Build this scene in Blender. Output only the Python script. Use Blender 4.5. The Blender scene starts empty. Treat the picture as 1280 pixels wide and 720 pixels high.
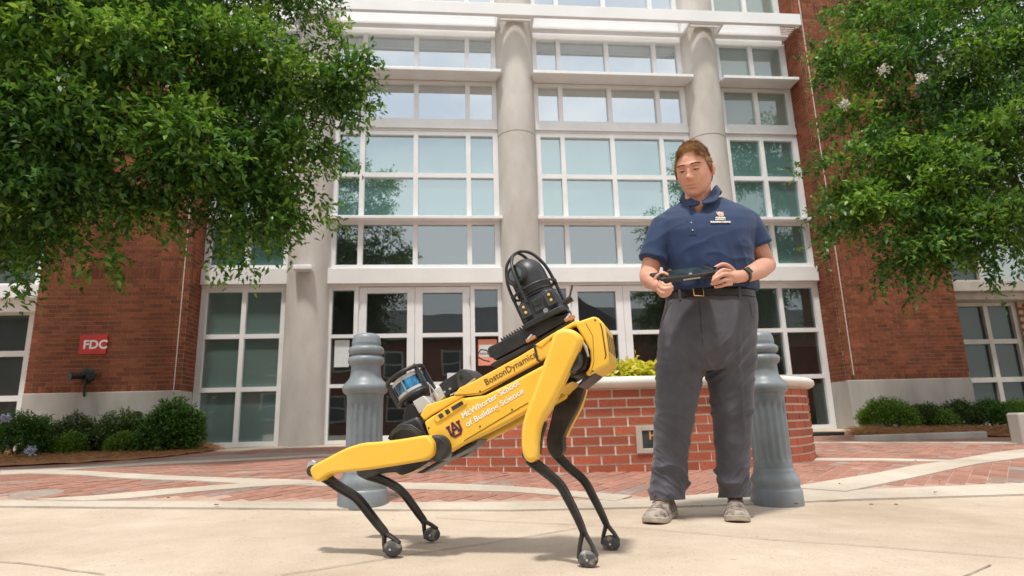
import bpy, bmesh, math, random
import numpy as np
from mathutils import Vector, Matrix, noise

random.seed(7)
rng = np.random.default_rng(7)
S = bpy.context.scene
COL = S.collection
R = math.radians

# ------------------------------------------------------------------ camera
CAM_H = 0.47
FPX = 770.0                       # focal length in pixels of a 1280 wide picture
PITCH, ROLL, YAW = 0.218208, -0.028646, 0.098074
_fw = Vector((math.sin(YAW) * math.cos(PITCH), math.cos(YAW) * math.cos(PITCH), math.sin(PITCH)))
_rt = Vector((math.cos(YAW), -math.sin(YAW), 0))
_up = _rt.cross(_fw)
CR = _rt * math.cos(ROLL) + _up * math.sin(ROLL)
CU = -_rt * math.sin(ROLL) + _up * math.cos(ROLL)
CF = _fw
CO = Vector((0, 0, CAM_H))
cam = bpy.data.cameras.new("camera")
cam.lens = FPX / 1280 * 36
cam.sensor_width = 36
cam.clip_end = 500
cam.clip_start = 0.05
cam.dof.use_dof = True
cam.dof.focus_distance = 2.55
cam.dof.aperture_fstop = 4.5
camo = bpy.data.objects.new("camera", cam)
COL.objects.link(camo)
camo.matrix_world = Matrix((
    (CR.x, CU.x, -CF.x, 0), (CR.y, CU.y, -CF.y, 0), (CR.z, CU.z, -CF.z, CAM_H), (0, 0, 0, 1)))
S.camera = camo

# ------------------------------------------------------------------ sky, sun, exposure
SUN_EL, SUN_AZ = 72.0, 200.0      # azimuth measured clockwise from +y
wd = bpy.data.worlds.new("World")
S.world = wd
wd.use_nodes = True
nt = wd.node_tree
nt.nodes.clear()
N = nt.nodes.new
wo = N("ShaderNodeOutputWorld")
sky = N("ShaderNodeTexSky")
sky.sky_type = 'NISHITA'
sky.sun_disc = False
sky.sun_elevation = R(SUN_EL)
sky.sun_rotation = R(SUN_AZ)
bg1 = N("ShaderNodeBackground")
bg1.inputs[1].default_value = 0.10
bg2 = N("ShaderNodeBackground")
bg2.inputs[0].default_value = (0.98, 0.99, 1.0, 1)
bg2.inputs[1].default_value = 0.80
tc = N("ShaderNodeTexCoord")
mp = N("ShaderNodeMapping")
mp.inputs['Scale'].default_value = (1.0, 1.0, 2.2)
nz = N("ShaderNodeTexNoise")
nz.inputs['Scale'].default_value = 2.3
nz.inputs['Detail'].default_value = 9
nz.inputs['Roughness'].default_value = 0.58
cr = N("ShaderNodeValToRGB")
cr.color_ramp.elements[0].position = 0.34
cr.color_ramp.elements[0].color = (0.62, 0.62, 0.62, 1)
cr.color_ramp.elements[1].position = 0.52
mx = N("ShaderNodeMixShader")
L = nt.links.new
L(sky.outputs[0], bg1.inputs[0])
L(tc.outputs['Generated'], mp.inputs[0])
L(mp.outputs[0], nz.inputs['Vector'])
L(nz.outputs['Fac'], cr.inputs[0])
L(cr.outputs[0], mx.inputs[0])
L(bg1.outputs[0], mx.inputs[1])
L(bg2.outputs[0], mx.inputs[2])
L(mx.outputs[0], wo.inputs[0])

sun = bpy.data.lights.new("sun", 'SUN')
sun.energy = 2.6
sun.angle = R(5)
sun.color = (1.0, 0.95, 0.87)
suno = bpy.data.objects.new("sun", sun)
COL.objects.link(suno)
suno.location = (0, 0, 30)
_az = R(SUN_AZ)
_sd = Vector((math.sin(_az) * math.cos(R(SUN_EL)), math.cos(_az) * math.cos(R(SUN_EL)), math.sin(R(SUN_EL))))
suno.rotation_euler = _sd.to_track_quat('Z', 'Y').to_euler()

S.view_settings.view_transform = 'Standard'
S.view_settings.look = 'None'
S.view_settings.exposure = 0.58
S.view_settings.gamma = 1.0
S.render.engine = 'CYCLES'
S.cycles.max_bounces = 8
S.cycles.transparent_max_bounces = 12
S.cycles.use_denoising = True
S.cycles.sample_clamp_indirect = 6

# ------------------------------------------------------------------ measuring helpers
def ray(u, v):
    return CR * ((u - 640) / FPX) - CU * ((v - 360) / FPX) + CF

def at(u, v, Y):
    """the point of the wall plane y = Y seen at photograph position u, v"""
    d = ray(u, v)
    return CO + d * (Y / d.y)

FT = [(-60, 0), (3.4, 0), (4.5, .10), (5.3, .118), (8, .175), (10.7, .236), (40, .30)]
def zg(x, y):
    """height of the gently sloping forecourt"""
    z = FT[-1][1]
    for (a, za), (b, zb) in zip(FT, FT[1:]):
        if y <= b:
            t = max(0, (y - a) / (b - a))
            z = za + (zb - za) * t
            break
    k = max(0.0, min(1.0, (9.5 - y) / 5.5))
    xx = max(-6, min(8, x))
    return z + .016 * (1.7 - xx) * k

def G(u, v):
    """the point of the ground seen at photograph position u, v"""
    d = ray(u, v)
    lo, hi = 0.5, 60.0
    for _ in range(50):
        m = (lo + hi) / 2
        p = CO + d * (m / d.y)
        if p.z > zg(p.x, p.y):
            lo = m
        else:
            hi = m
    p = CO + d * (lo / d.y)
    return Vector((p.x, p.y, zg(p.x, p.y)))

# ------------------------------------------------------------------ materials
MATS = {}
def newmat(name):
    m = bpy.data.materials.new(name)
    m.use_nodes = True
    m.node_tree.nodes.clear()
    o = m.node_tree.nodes.new("ShaderNodeOutputMaterial")
    b = m.node_tree.nodes.new("ShaderNodeBsdfPrincipled")
    m.node_tree.links.new(b.outputs[0], o.inputs[0])
    MATS[name] = m
    return m, m.node_tree, b, o

def rgb(c):
    return (c[0], c[1], c[2], 1)

def pmat(name, c1, c2=None, rough=.5, metal=0.0, scale=8.0, detail=6, bump=0.0, bscale=None, spec=.5, coat=0.0, stretch=(1, 1, 1), lo=.35, hi=.65, rand=0.0, sheen=0):
    """principled surface with two-colour noise, optional fine bump and per-piece variation"""
    m, t, b, o = newmat(name)
    n = t.nodes.new
    l = t.links.new
    b.inputs['Roughness'].default_value = rough
    b.inputs['Metallic'].default_value = metal
    b.inputs['Specular IOR Level'].default_value = spec
    b.inputs['Coat Weight'].default_value = coat
    b.inputs['Sheen Weight'].default_value = sheen
    tcn = n("ShaderNodeTexCoord")
    mpn = n("ShaderNodeMapping")
    mpn.inputs['Scale'].default_value = stretch
    l(tcn.outputs['Object'], mpn.inputs[0])
    nzn = n("ShaderNodeTexNoise")
    nzn.inputs['Scale'].default_value = scale
    nzn.inputs['Detail'].default_value = detail
    nzn.inputs['Roughness'].default_value = .6
    l(mpn.outputs[0], nzn.inputs['Vector'])
    r = n("ShaderNodeValToRGB")
    r.color_ramp.elements[0].position = lo
    r.color_ramp.elements[1].position = hi
    r.color_ramp.elements[0].color = rgb(c1)
    r.color_ramp.elements[1].color = rgb(c2 or c1)
    l(nzn.outputs['Fac'], r.inputs[0])
    col = r.outputs[0]
    if rand:
        oi = n("ShaderNodeObjectInfo")
        gi = n("ShaderNodeNewGeometry")
        ad = n("ShaderNodeMath"); ad.operation = 'ADD'
        l(oi.outputs['Random'], ad.inputs[0]); l(gi.outputs['Random Per Island'], ad.inputs[1])
        fr = n("ShaderNodeMath"); fr.operation = 'FRACT'
        l(ad.outputs[0], fr.inputs[0])
        mr = n("ShaderNodeMapRange")
        mr.inputs['To Min'].default_value = 1 - rand
        mr.inputs['To Max'].default_value = 1 + rand
        l(fr.outputs[0], mr.inputs[0])
        hs = n("ShaderNodeHueSaturation")
        l(mr.outputs[0], hs.inputs['Value'])
        l(col, hs.inputs['Color'])
        col = hs.outputs[0]
    l(col, b.inputs['Base Color'])
    if bump:
        nb = n("ShaderNodeTexNoise")
        nb.inputs['Scale'].default_value = bscale or scale * 6
        nb.inputs['Detail'].default_value = 5
        l(mpn.outputs[0], nb.inputs['Vector'])
        bp = n("ShaderNodeBump")
        bp.inputs['Strength'].default_value = bump
        bp.inputs['Distance'].default_value = .01
        l(nb.outputs['Fac'], bp.inputs['Height'])
        l(bp.outputs[0], b.inputs['Normal'])
    return m

def concrete(name, c1, c2, stain):
    m, t, b, o = newmat(name)
    n = t.nodes.new; l = t.links.new
    tcn = n("ShaderNodeTexCoord")
    def nz(scale, det, ro=.6):
        x = n("ShaderNodeTexNoise"); x.inputs['Scale'].default_value = scale; x.inputs['Detail'].default_value = det; x.inputs['Roughness'].default_value = ro
        l(tcn.outputs['Object'], x.inputs['Vector']); return x
    def ramp(src, lo, hi, a, b_):
        x = n("ShaderNodeValToRGB"); e = x.color_ramp.elements
        e[0].position = lo; e[1].position = hi; e[0].color = rgb(a); e[1].color = rgb(b_); l(src, x.inputs[0]); return x
    def mul(a, b_, f=1.0):
        x = n("ShaderNodeMix"); x.data_type = 'RGBA'; x.blend_type = 'MULTIPLY'; x.inputs['Factor'].default_value = f
        l(a, x.inputs['A']); l(b_, x.inputs['B']); return x.outputs['Result']
    base = ramp(nz(1.1, 12).outputs['Fac'], .32, .68, c1, c2).outputs[0]
    st = ramp(nz(.55, 8, .7).outputs['Fac'], .36, .60, stain, (1, 1, 1)).outputs[0]
    gr = ramp(nz(160, 3).outputs['Fac'], .30, .55, (.80, .78, .75), (1.03, 1.03, 1.03)).outputs[0]
    sp = ramp(nz(38, 2).outputs['Fac'], .27, .33, (.62, .57, .52), (1, 1, 1)).outputs[0]
    l(mul(mul(mul(base, st), gr, .8), sp, .7), b.inputs['Base Color'])
    b.inputs['Roughness'].default_value = .88
    bp = n("ShaderNodeBump"); bp.inputs['Strength'].default_value = .35; bp.inputs['Distance'].default_value = .004
    l(nz(140, 5).outputs['Fac'], bp.inputs['Height']); l(bp.outputs[0], b.inputs['Normal'])

def glassmat(name, base, refl, tint=(0.9, 0.97, 1.0), see=0.0, wav=0.006):
    """coated window glass: mirror layer over a body that is opaque (see = 0) or lets the room show"""
    m, t, b, o = newmat(name)
    n = t.nodes.new
    l = t.links.new
    b.inputs['Base Color'].default_value = rgb(base)
    b.inputs['Roughness'].default_value = .55
    gl = n("ShaderNodeBsdfGlossy")
    gl.inputs['Roughness'].default_value = .01
    gl.inputs['Color'].default_value = rgb(tint)
    fr = n("ShaderNodeLayerWeight")
    fr.inputs['Blend'].default_value = .25
    mr = n("ShaderNodeMapRange")
    mr.inputs['To Min'].default_value = refl
    mr.inputs['To Max'].default_value = 1.0
    l(fr.outputs['Fresnel'], mr.inputs[0])
    body = b.outputs[0]
    if see:
        tr = n("ShaderNodeBsdfTransparent")
        tr.inputs[0].default_value = (.82, .9, .88, 1)
        ms = n("ShaderNodeMixShader")
        ms.inputs[0].default_value = see
        l(b.outputs[0], ms.inputs[1]); l(tr.outputs[0], ms.inputs[2])
        body = ms.outputs[0]
    mm = n("ShaderNodeMixShader")
    l(mr.outputs[0], mm.inputs[0]); l(body, mm.inputs[1]); l(gl.outputs[0], mm.inputs[2])
    l(mm.outputs[0], o.inputs[0])
    tcn = n("ShaderNodeTexCoord")
    nz_ = n("ShaderNodeTexNoise")
    nz_.inputs['Scale'].default_value = 1.3
    l(tcn.outputs['Object'], nz_.inputs['Vector'])
    bp = n("ShaderNodeBump")
    bp.inputs['Strength'].default_value = .25
    bp.inputs['Distance'].default_value = wav
    l(nz_.outputs['Fac'], bp.inputs['Height'])
    l(bp.outputs[0], gl.inputs['Normal'])
    return m

def leafmat(name, cols, trans=.35, rough=.42):
    m, t, b, o = newmat(name)
    n = t.nodes.new
    l = t.links.new
    gi = n("ShaderNodeNewGeometry")
    r = n("ShaderNodeValToRGB")
    r.color_ramp.elements[0].color = rgb(cols[0])
    r.color_ramp.elements[1].color = rgb(cols[-1])
    for i, c in enumerate(cols[1:-1]):
        e = r.color_ramp.elements.new((i + 1) / (len(cols) - 1))
        e.color = rgb(c)
    l(gi.outputs['Random Per Island'], r.inputs[0])
    l(r.outputs[0], b.inputs['Base Color'])
    b.inputs['Roughness'].default_value = rough
    tr = n("ShaderNodeBsdfTranslucent")
    hs = n("ShaderNodeHueSaturation")
    hs.inputs['Hue'].default_value = .485
    hs.inputs['Value'].default_value = 1.5
    l(r.outputs[0], hs.inputs['Color'])
    l(hs.outputs[0], tr.inputs[0])
    ms = n("ShaderNodeMixShader")
    ms.inputs[0].default_value = trans
    l(b.outputs[0], ms.inputs[1]); l(tr.outputs[0], ms.inputs[2])
    l(ms.outputs[0], o.inputs[0])
    return m

M = MATS
pmat('white_frame', (.76, .77, .78), (.83, .84, .85), rough=.38, scale=2.5, bump=.02)
pmat('shaded_frame', (.40, .38, .35), (.50, .48, .45), rough=.5, scale=3, bump=.03)  # white frame darkened in its colour to stand for shade on the right wing
pmat('white_panel', (.74, .74, .75), (.81, .81, .81), rough=.45, scale=1.3, bump=.02)
pmat('column_concrete', (.46, .425, .39), (.60, .57, .535), rough=.8, scale=1.7, detail=9, bump=.12, bscale=60, stretch=(1, 1, .45))
pmat('base_concrete', (.36, .33, .30), (.50, .47, .435), rough=.85, scale=1.8, detail=9, bump=.15, bscale=50, stretch=(1, 1, .3))
pmat('mortar', (.33, .235, .165), (.42, .32, .235), rough=.9, scale=9, bump=.3, bscale=120)
pmat('planter_mortar', (.68, .60, .50), (.76, .69, .59), rough=.9, scale=9, bump=.3, bscale=120)
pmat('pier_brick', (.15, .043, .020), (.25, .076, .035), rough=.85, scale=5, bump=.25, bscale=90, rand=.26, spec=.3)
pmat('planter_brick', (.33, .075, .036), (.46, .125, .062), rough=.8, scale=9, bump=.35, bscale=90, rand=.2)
pmat('paving_brick', (.27, .125, .088), (.37, .195, .145), rough=.85, scale=3, bump=.25, bscale=60, rand=.13)
pmat('paving_brick_dark', (.24, .17, .145), (.33, .25, .215), rough=.85, scale=3, bump=.25, bscale=60, rand=.2)
pmat('paving_sand', (.34, .22, .17), (.44, .30, .24), rough=.95, scale=6, bump=.2)
pmat('coping', (.60, .555, .50), (.70, .655, .60), rough=.75, scale=5, bump=.15, bscale=60)
concrete('band_concrete', (.47, .41, .34), (.56, .50, .425), (.78, .76, .73))
concrete('apron_concrete', (.475, .392, .305), (.555, .47, .38), (.80, .77, .74))
pmat('joint', (.17, .14, .11), (.30, .25, .2), rough=.95, scale=20)
pmat('straw', (.17, .07, .025), (.36, .18, .075), rough=.95, scale=14, bump=.6, bscale=60, rand=.4)
pmat('black_plastic', (.012, .013, .015), (.028, .03, .034), rough=.42, scale=14, bump=.05, bscale=200)
pmat('dark_metal', (.03, .031, .034), (.075, .075, .078), rough=.38, metal=.35, scale=22, bump=.05)
pmat('leg_black', (.022, .021, .02), (.055, .052, .048), rough=.36, metal=.3, scale=16, bump=.06, bscale=120)
pmat('robot_yellow', (.80, .475, .045), (.86, .53, .065), rough=.36, scale=3.0, bump=.015, coat=.15)
pmat('robot_yellow_light', (.82, .46, .05), (.88, .52, .075), rough=.42, scale=3.0, bump=.015)
pmat('silver', (.55, .55, .56), (.68, .68, .69), rough=.32, metal=.85, scale=20)
pmat('grey_box', (.47, .47, .46), (.56, .56, .55), rough=.45, metal=.25, scale=14)
pmat('copper', (.50, .24, .15), (.62, .34, .22), rough=.4, metal=.6, scale=30)
pmat('lidar_blue', (.006, .022, .06), (.04, .27, .52), rough=.1, metal=.5, scale=38, stretch=(1, 1, .02), lo=.42, hi=.62, coat=.5)
pmat('foot_rubber', (.06, .06, .062), (.36, .33, .30), rough=.8, scale=28, bump=.3, bscale=120, lo=.50, hi=.72)
pmat('led', (.75, .45, .10), (.85, .6, .2), rough=.2, scale=40)
pmat('lens', (.01, .014, .012), (.05, .085, .055), rough=.05, scale=14, coat=1)
pmat('print_dark', (.06, .035, .01), (.08, .045, .012), rough=.6)
pmat('print_white', (.80, .78, .72), (.84, .82, .78), rough=.55)
pmat('logo_navy', (.030, .012, .045), (.04, .018, .055), rough=.55)
pmat('logo_orange', (.62, .16, .02), (.66, .19, .03), rough=.55)
pmat('bollard_paint', (.135, .160, .178), (.225, .252, .274), rough=.42, scale=5, detail=9, bump=.08, bscale=60, stretch=(1, 1, .5))
pmat('shirt', (.0075, .026, .083), (.011, .034, .102), rough=.78, scale=14, bump=.10, bscale=700, sheen=.10)
pmat('shirt_dark', (.008, .018, .05), (.010, .023, .058), rough=.8, scale=14)
pmat('trousers', (.056, .054, .068), (.077, .075, .091), rough=.8, scale=12, bump=.12, bscale=800, sheen=.2)
pmat('belt_leather', (.010, .009, .009), (.022, .019, .018), rough=.4, scale=30, bump=.1)
pmat('skin', (.55, .265, .18), (.65, .34, .24), rough=.48, scale=16, bump=.08, bscale=220)
MATS['skin'].node_tree.nodes['Principled BSDF'].inputs['Subsurface Weight'].default_value = .12
MATS['skin'].node_tree.nodes['Principled BSDF'].inputs['Subsurface Radius'].default_value = (.012, .005, .003)
pmat('lip', (.54, .225, .155), (.58, .26, .185), rough=.42, scale=30)
pmat('skin_flush', (.60, .24, .16), (.66, .30, .21), rough=.48, scale=20)
pmat('hair', (.18, .080, .028), (.40, .215, .085), rough=.45, scale=14, stretch=(1, 1, 1), rand=.35)
pmat('brow', (.10, .045, .02), (.16, .075, .035), rough=.7, scale=60)
pmat('eye_white', (.42, .38, .36), (.46, .42, .40), rough=.25)  # eye whites toned down in colour so they read as shadowed
pmat('iris', (.03, .035, .035), (.05, .05, .05), rough=.15)
pmat('shoe_leather', (.11, .085, .068), (.36, .315, .27), rough=.7, scale=26, detail=8, bump=.3, bscale=120, lo=.38, hi=.58)
pmat('shoe_sole', (.34, .28, .22), (.48, .42, .35), rough=.85, scale=30, bump=.25)
pmat('shoe_lace', (.10, .035, .02), (.2, .08, .045), rough=.9, scale=60)
pmat('gold', (.8, .55, .2), (.85, .6, .25), rough=.25, metal=.9)
pmat('red_sign', (.50, .02, .02), (.58, .03, .028), rough=.45, scale=6)
pmat('old_brass', (.02, .025, .022), (.05, .055, .045), rough=.5, metal=.4, scale=30)
pmat('paper_salmon', (.78, .29, .19), (.82, .33, .22), rough=.7)
pmat('paper_white', (.62, .66, .68), (.68, .72, .74), rough=.7)
pmat('paper_print', (.30, .14, .12), (.34, .17, .14), rough=.7)
pmat('plaque_metal', (.035, .045, .055), (.07, .085, .10), rough=.35, metal=.3, scale=12)
pmat('plaque_letter', (.62, .28, .07), (.7, .34, .10), rough=.4, scale=10)
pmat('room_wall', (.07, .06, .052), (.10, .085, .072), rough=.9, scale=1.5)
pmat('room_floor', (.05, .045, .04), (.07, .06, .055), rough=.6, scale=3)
pmat('blind', (.42, .44, .42), (.47, .49, .47), rough=.8, scale=1)
pmat('bark', (.055, .038, .028), (.13, .095, .07), rough=.9, scale=7, bump=.5, bscale=40, stretch=(1, 1, .3))
pmat('blossom_white', (.75, .73, .68), (.82, .80, .76), rough=.7, scale=20)
pmat('blossom_blue', (.48, .56, .74), (.6, .68, .82), rough=.7, scale=20)
pmat('far_brick', (.16, .05, .03), (.23, .08, .05), rough=.9, scale=2, bump=.2)
pmat('far_roof', (.07, .07, .075), (.11, .11, .115), rough=.9, scale=3, bump=.3)
pmat('manhole', (.26, .21, .18), (.34, .28, .24), rough=.7, scale=20, bump=.4, bscale=60)
pmat('mat_rubber', (.02, .02, .02), (.035, .035, .035), rough=.9, scale=30, bump=.3)
pmat('lamp_glass', (.75, .66, .36), (.8, .72, .42), rough=.4)
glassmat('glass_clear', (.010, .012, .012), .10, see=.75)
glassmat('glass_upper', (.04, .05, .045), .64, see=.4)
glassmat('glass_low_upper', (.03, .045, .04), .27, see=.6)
glassmat('glass_teal', (.085, .20, .20), .42, tint=(.86, .97, 1.0))
glassmat('glass_frosted', (.095, .15, .145), .13, tint=(.9, .98, 1.0))
glassmat('glass_side_teal', (.07, .165, .16), .15, tint=(.9, .98, 1.0))
glassmat('glass_blind', (.21, .265, .235), .16, tint=(.9, .98, 1.0))
glassmat('glass_dark', (.012, .022, .020), .04, tint=(.55, .66, .62))
leafmat('leaf_crape', [(0.023, 0.083, 0.012), (0.046, 0.141, 0.017), (0.074, 0.192, 0.022), (0.118, 0.250, 0.028), (0.192, 0.314, 0.038)])
leafmat('leaf_crape_deep', [(0.018, 0.069, 0.013), (0.035, 0.110, 0.017), (0.058, 0.154, 0.022), (0.096, 0.211, 0.031)])
leafmat('leaf_bright', [(0.059, 0.160, 0.015), (0.100, 0.224, 0.020), (0.154, 0.294, 0.031), (0.230, 0.365, 0.044)])
leafmat('leaf_holly', [(.030, .10, .012), (.055, .155, .017), (.095, .21, .024)], trans=.25)
leafmat('leaf_box', [(.065, .15, .014), (.12, .235, .02), (.17, .30, .03)], trans=.25)
leafmat('leaf_dull', [(.036, .072, .015), (.062, .108, .019), (.095, .145, .026)], trans=.2)
leafmat('leaf_gold', [(.28, .36, .02), (.52, .50, .04), (.68, .58, .06)], trans=.4)

# ------------------------------------------------------------------ mesh helpers
def tag(o, label=None, cat=None, group=None, kind=None):
    if label: o['label'] = label
    if cat: o['category'] = cat
    if group: o['group'] = group
    if kind: o['kind'] = kind
    return o

def empty(name, loc=(0, 0, 0), rz=0.0, label=None, cat=None, group=None):
    o = bpy.data.objects.new(name, None)
    o.empty_display_size = .2
    COL.objects.link(o)
    o.location = loc
    o.rotation_euler = (0, 0, rz)
    return tag(o, label, cat, group)

class MB:
    def __init__(s, off=(0, 0, 0)):
        s.v = []; s.f = []; s.m = []; s.off = Vector(off)
    def add(s, vs, fs, mi=0):
        k = len(s.v)
        s.v += [tuple(Vector(p) - s.off) for p in vs]
        s.f += [tuple(i + k for i in f) for f in fs]
        s.m += [mi] * len(fs)
        return s
    def box(s, x0, x1, y0, y1, z0, z1, mi=0):
        p = [(x, y, z) for z in (z0, z1) for y in (y0, y1) for x in (x0, x1)]
        return s.add(p, [(0, 2, 3, 1), (4, 5, 7, 6), (0, 1, 5, 4), (2, 6, 7, 3), (0, 4, 6, 2), (1, 3, 7, 5)], mi)
    def hexa(s, p, mi=0):
        return s.add(p, [(0, 2, 3, 1), (4, 5, 7, 6), (0, 1, 5, 4), (2, 6, 7, 3), (0, 4, 6, 2), (1, 3, 7, 5)], mi)
    def prism(s, a, b, mi=0):
        """two matching outlines a and b joined by side walls"""
        n = len(a)
        return s.add(list(a) + list(b), [tuple(range(n))[::-1], tuple(range(n, 2 * n))] + [(i, (i + 1) % n, n + (i + 1) % n, n + i) for i in range(n)], mi)
    def loft(s, rings, mi=0, caps=True, closed=False):
        n = len(rings[0]); k = len(rings)
        vs = [p for r_ in rings for p in r_]
        fs = []
        for j in range(k - 1 if not closed else k):
            for i in range(n):
                a = j * n + i; b = j * n + (i + 1) % n
                c = ((j + 1) % k) * n + (i + 1) % n; d = ((j + 1) % k) * n + i
                fs.append((a, b, c, d))
        if caps and not closed:
            fs.append(tuple(range(n))[::-1]); fs.append(tuple(range((k - 1) * n, k * n)))
        return s.add(vs, fs, mi)
    def tube(s, path, rad, n=10, mi=0, caps=True, flat=1.0, closed=False):
        P = [Vector(p) for p in path]
        if not hasattr(rad, '__len__'): rad = [rad] * len(P)
        rings = []
        up = None
        for i, p in enumerate(P):
            if closed: t = P[(i + 1) % len(P)] - P[i - 1]
            else: t = P[min(i + 1, len(P) - 1)] - P[max(i - 1, 0)]
            if t.length < 1e-9: t = Vector((0, 0, 1))
            t.normalize()
            if up is None:
                up = Vector((0, 1, 0)) if abs(t.y) < .9 else Vector((1, 0, 0))
            sd = t.cross(up).normalized()
            up = sd.cross(t).normalized()
            rings.append([p + sd * (math.cos(2 * math.pi * k / n) * rad[i]) + up * (math.sin(2 * math.pi * k / n) * rad[i] * flat) for k in range(n)])
        return s.loft(rings, mi, caps, closed)
    def lathe(s, prof, n=32, c=(0, 0, 0), mi=0, fn=None, caps=True):
        rings = []
        for r_, z in prof:
            ring = []
            for k in range(n):
                a = 2 * math.pi * k / n
                rr = r_ if fn is None else fn(r_, z, a)
                ring.append((c[0] + rr * math.cos(a), c[1] + rr * math.sin(a), c[2] + z))
            rings.append(ring)
        return s.loft(rings, mi, caps)
    def build(s, name, mats, parent=None, smooth=None, bevel=0, seg=2, subsurf=0, fix=True):
        me = bpy.data.meshes.new(name)
        me.from_pydata(s.v, [], s.f)
        if not isinstance(mats, (list, tuple)): mats = [mats]
        for m_ in mats: me.materials.append(MATS[m_] if isinstance(m_, str) else m_)
        if len(mats) > 1: me.polygons.foreach_set('material_index', s.m)
        if fix:
            b = bmesh.new(); b.from_mesh(me)
            bmesh.ops.recalc_face_normals(b, faces=b.faces)
            b.to_mesh(me); b.free()
        if smooth is not None:
            me.polygons.foreach_set('use_smooth', [True] * len(me.polygons))
            me.set_sharp_from_angle(angle=R(smooth))
        o = bpy.data.objects.new(name, me)
        COL.objects.link(o)
        if parent is not None: o.parent = parent
        if bevel:
            bv = o.modifiers.new("bevel", 'BEVEL')
            bv.width = bevel; bv.segments = seg; bv.limit_method = 'ANGLE'; bv.angle_limit = R(32)
            bv.harden_normals = False
        if subsurf:
            sb = o.modifiers.new("sub", 'SUBSURF'); sb.levels = subsurf; sb.render_levels = subsurf
        return o

def smooth_poly(pts, k=4, closed=True):
    """Catmull-Rom through a 2D outline"""
    n = len(pts); out = []
    rngn = range(n) if closed else range(n - 1)
    for i in rngn:
        g = lambda j: np.array(pts[j % n] if closed else pts[max(0, min(n - 1, j))], float)
        p0, p1, p2, p3 = g(i - 1), g(i), g(i + 1), g(i + 2)
        for q in range(k):
            t = q / k
            out.append(tuple(.5 * ((2 * p1) + (-p0 + p2) * t + (2 * p0 - 5 * p1 + 4 * p2 - p3) * t * t + (-p0 + 3 * p1 - 3 * p2 + p3) * t ** 3)))
    if not closed: out.append(tuple(pts[-1]))
    return out

def remeshed(mb, name, mats, parent, voxel, smooth_it=3, fn=None, matfn=None):
    """fuse overlapping closed shapes into one continuous skin"""
    o = mb.build(name + "_raw", mats, None)
    rm = o.modifiers.new("r", 'REMESH'); rm.mode = 'VOXEL'; rm.voxel_size = voxel
    sm = o.modifiers.new("s", 'SMOOTH'); sm.factor = .5; sm.iterations = smooth_it
    dg = bpy.context.evaluated_depsgraph_get()
    me = bpy.data.meshes.new_from_object(o.evaluated_get(dg))
    bpy.data.objects.remove(o)
    me.name = name
    me.materials.clear()
    for m_ in (mats if isinstance(mats, (list, tuple)) else [mats]): me.materials.append(MATS[m_])
    n = len(me.vertices)
    if fn is not None:
        co = np.empty(n * 3); me.vertices.foreach_get('co', co); co = co.reshape(-1, 3)
        no = np.empty(n * 3); me.vertices.foreach_get('normal', no); no = no.reshape(-1, 3)
        co = fn(co, no)
        me.vertices.foreach_set('co', co.ravel())
    me.polygons.foreach_set('use_smooth', [True] * len(me.polygons))
    if matfn is not None:
        for p in me.polygons: p.material_index = matfn(p.center)
    else:
        me.polygons.foreach_set('material_index', [0] * len(me.polygons))
    me.update()
    o = bpy.data.objects.new(name, me)
    COL.objects.link(o)
    o.parent = parent
    return o

def text_obj(name, body, size, mat, parent, mtx, bold=0.0, extrude=.0006, align='LEFT', spacing=1.0):
    cu = bpy.data.curves.new(name, 'FONT')
    cu.body = body; cu.size = size; cu.extrude = extrude; cu.offset = bold
    cu.align_x = align; cu.space_character = spacing; cu.resolution_u = 3
    t = bpy.data.objects.new(name + "_c", cu)
    COL.objects.link(t)
    dg = bpy.context.evaluated_depsgraph_get()
    me = bpy.data.meshes.new_from_object(t.evaluated_get(dg))
    bpy.data.objects.remove(t)
    me.transform(mtx)
    me.materials.clear(); me.materials.append(MATS[mat])
    o = bpy.data.objects.new(name, me)
    COL.objects.link(o)
    o.parent = parent
    return o

def frame_mtx(o, ex, ez):
    """matrix that lays text (x right, y up) along ex, ez with its face on ex x ez"""
    ex = Vector(ex).normalized(); ez = Vector(ez).normalized(); n = ex.cross(ez).normalized()
    return Matrix(((ex.x, ez.x, n.x, o[0]), (ex.y, ez.y, n.y, o[1]), (ex.z, ez.z, n.z, o[2]), (0, 0, 0, 1)))

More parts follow.
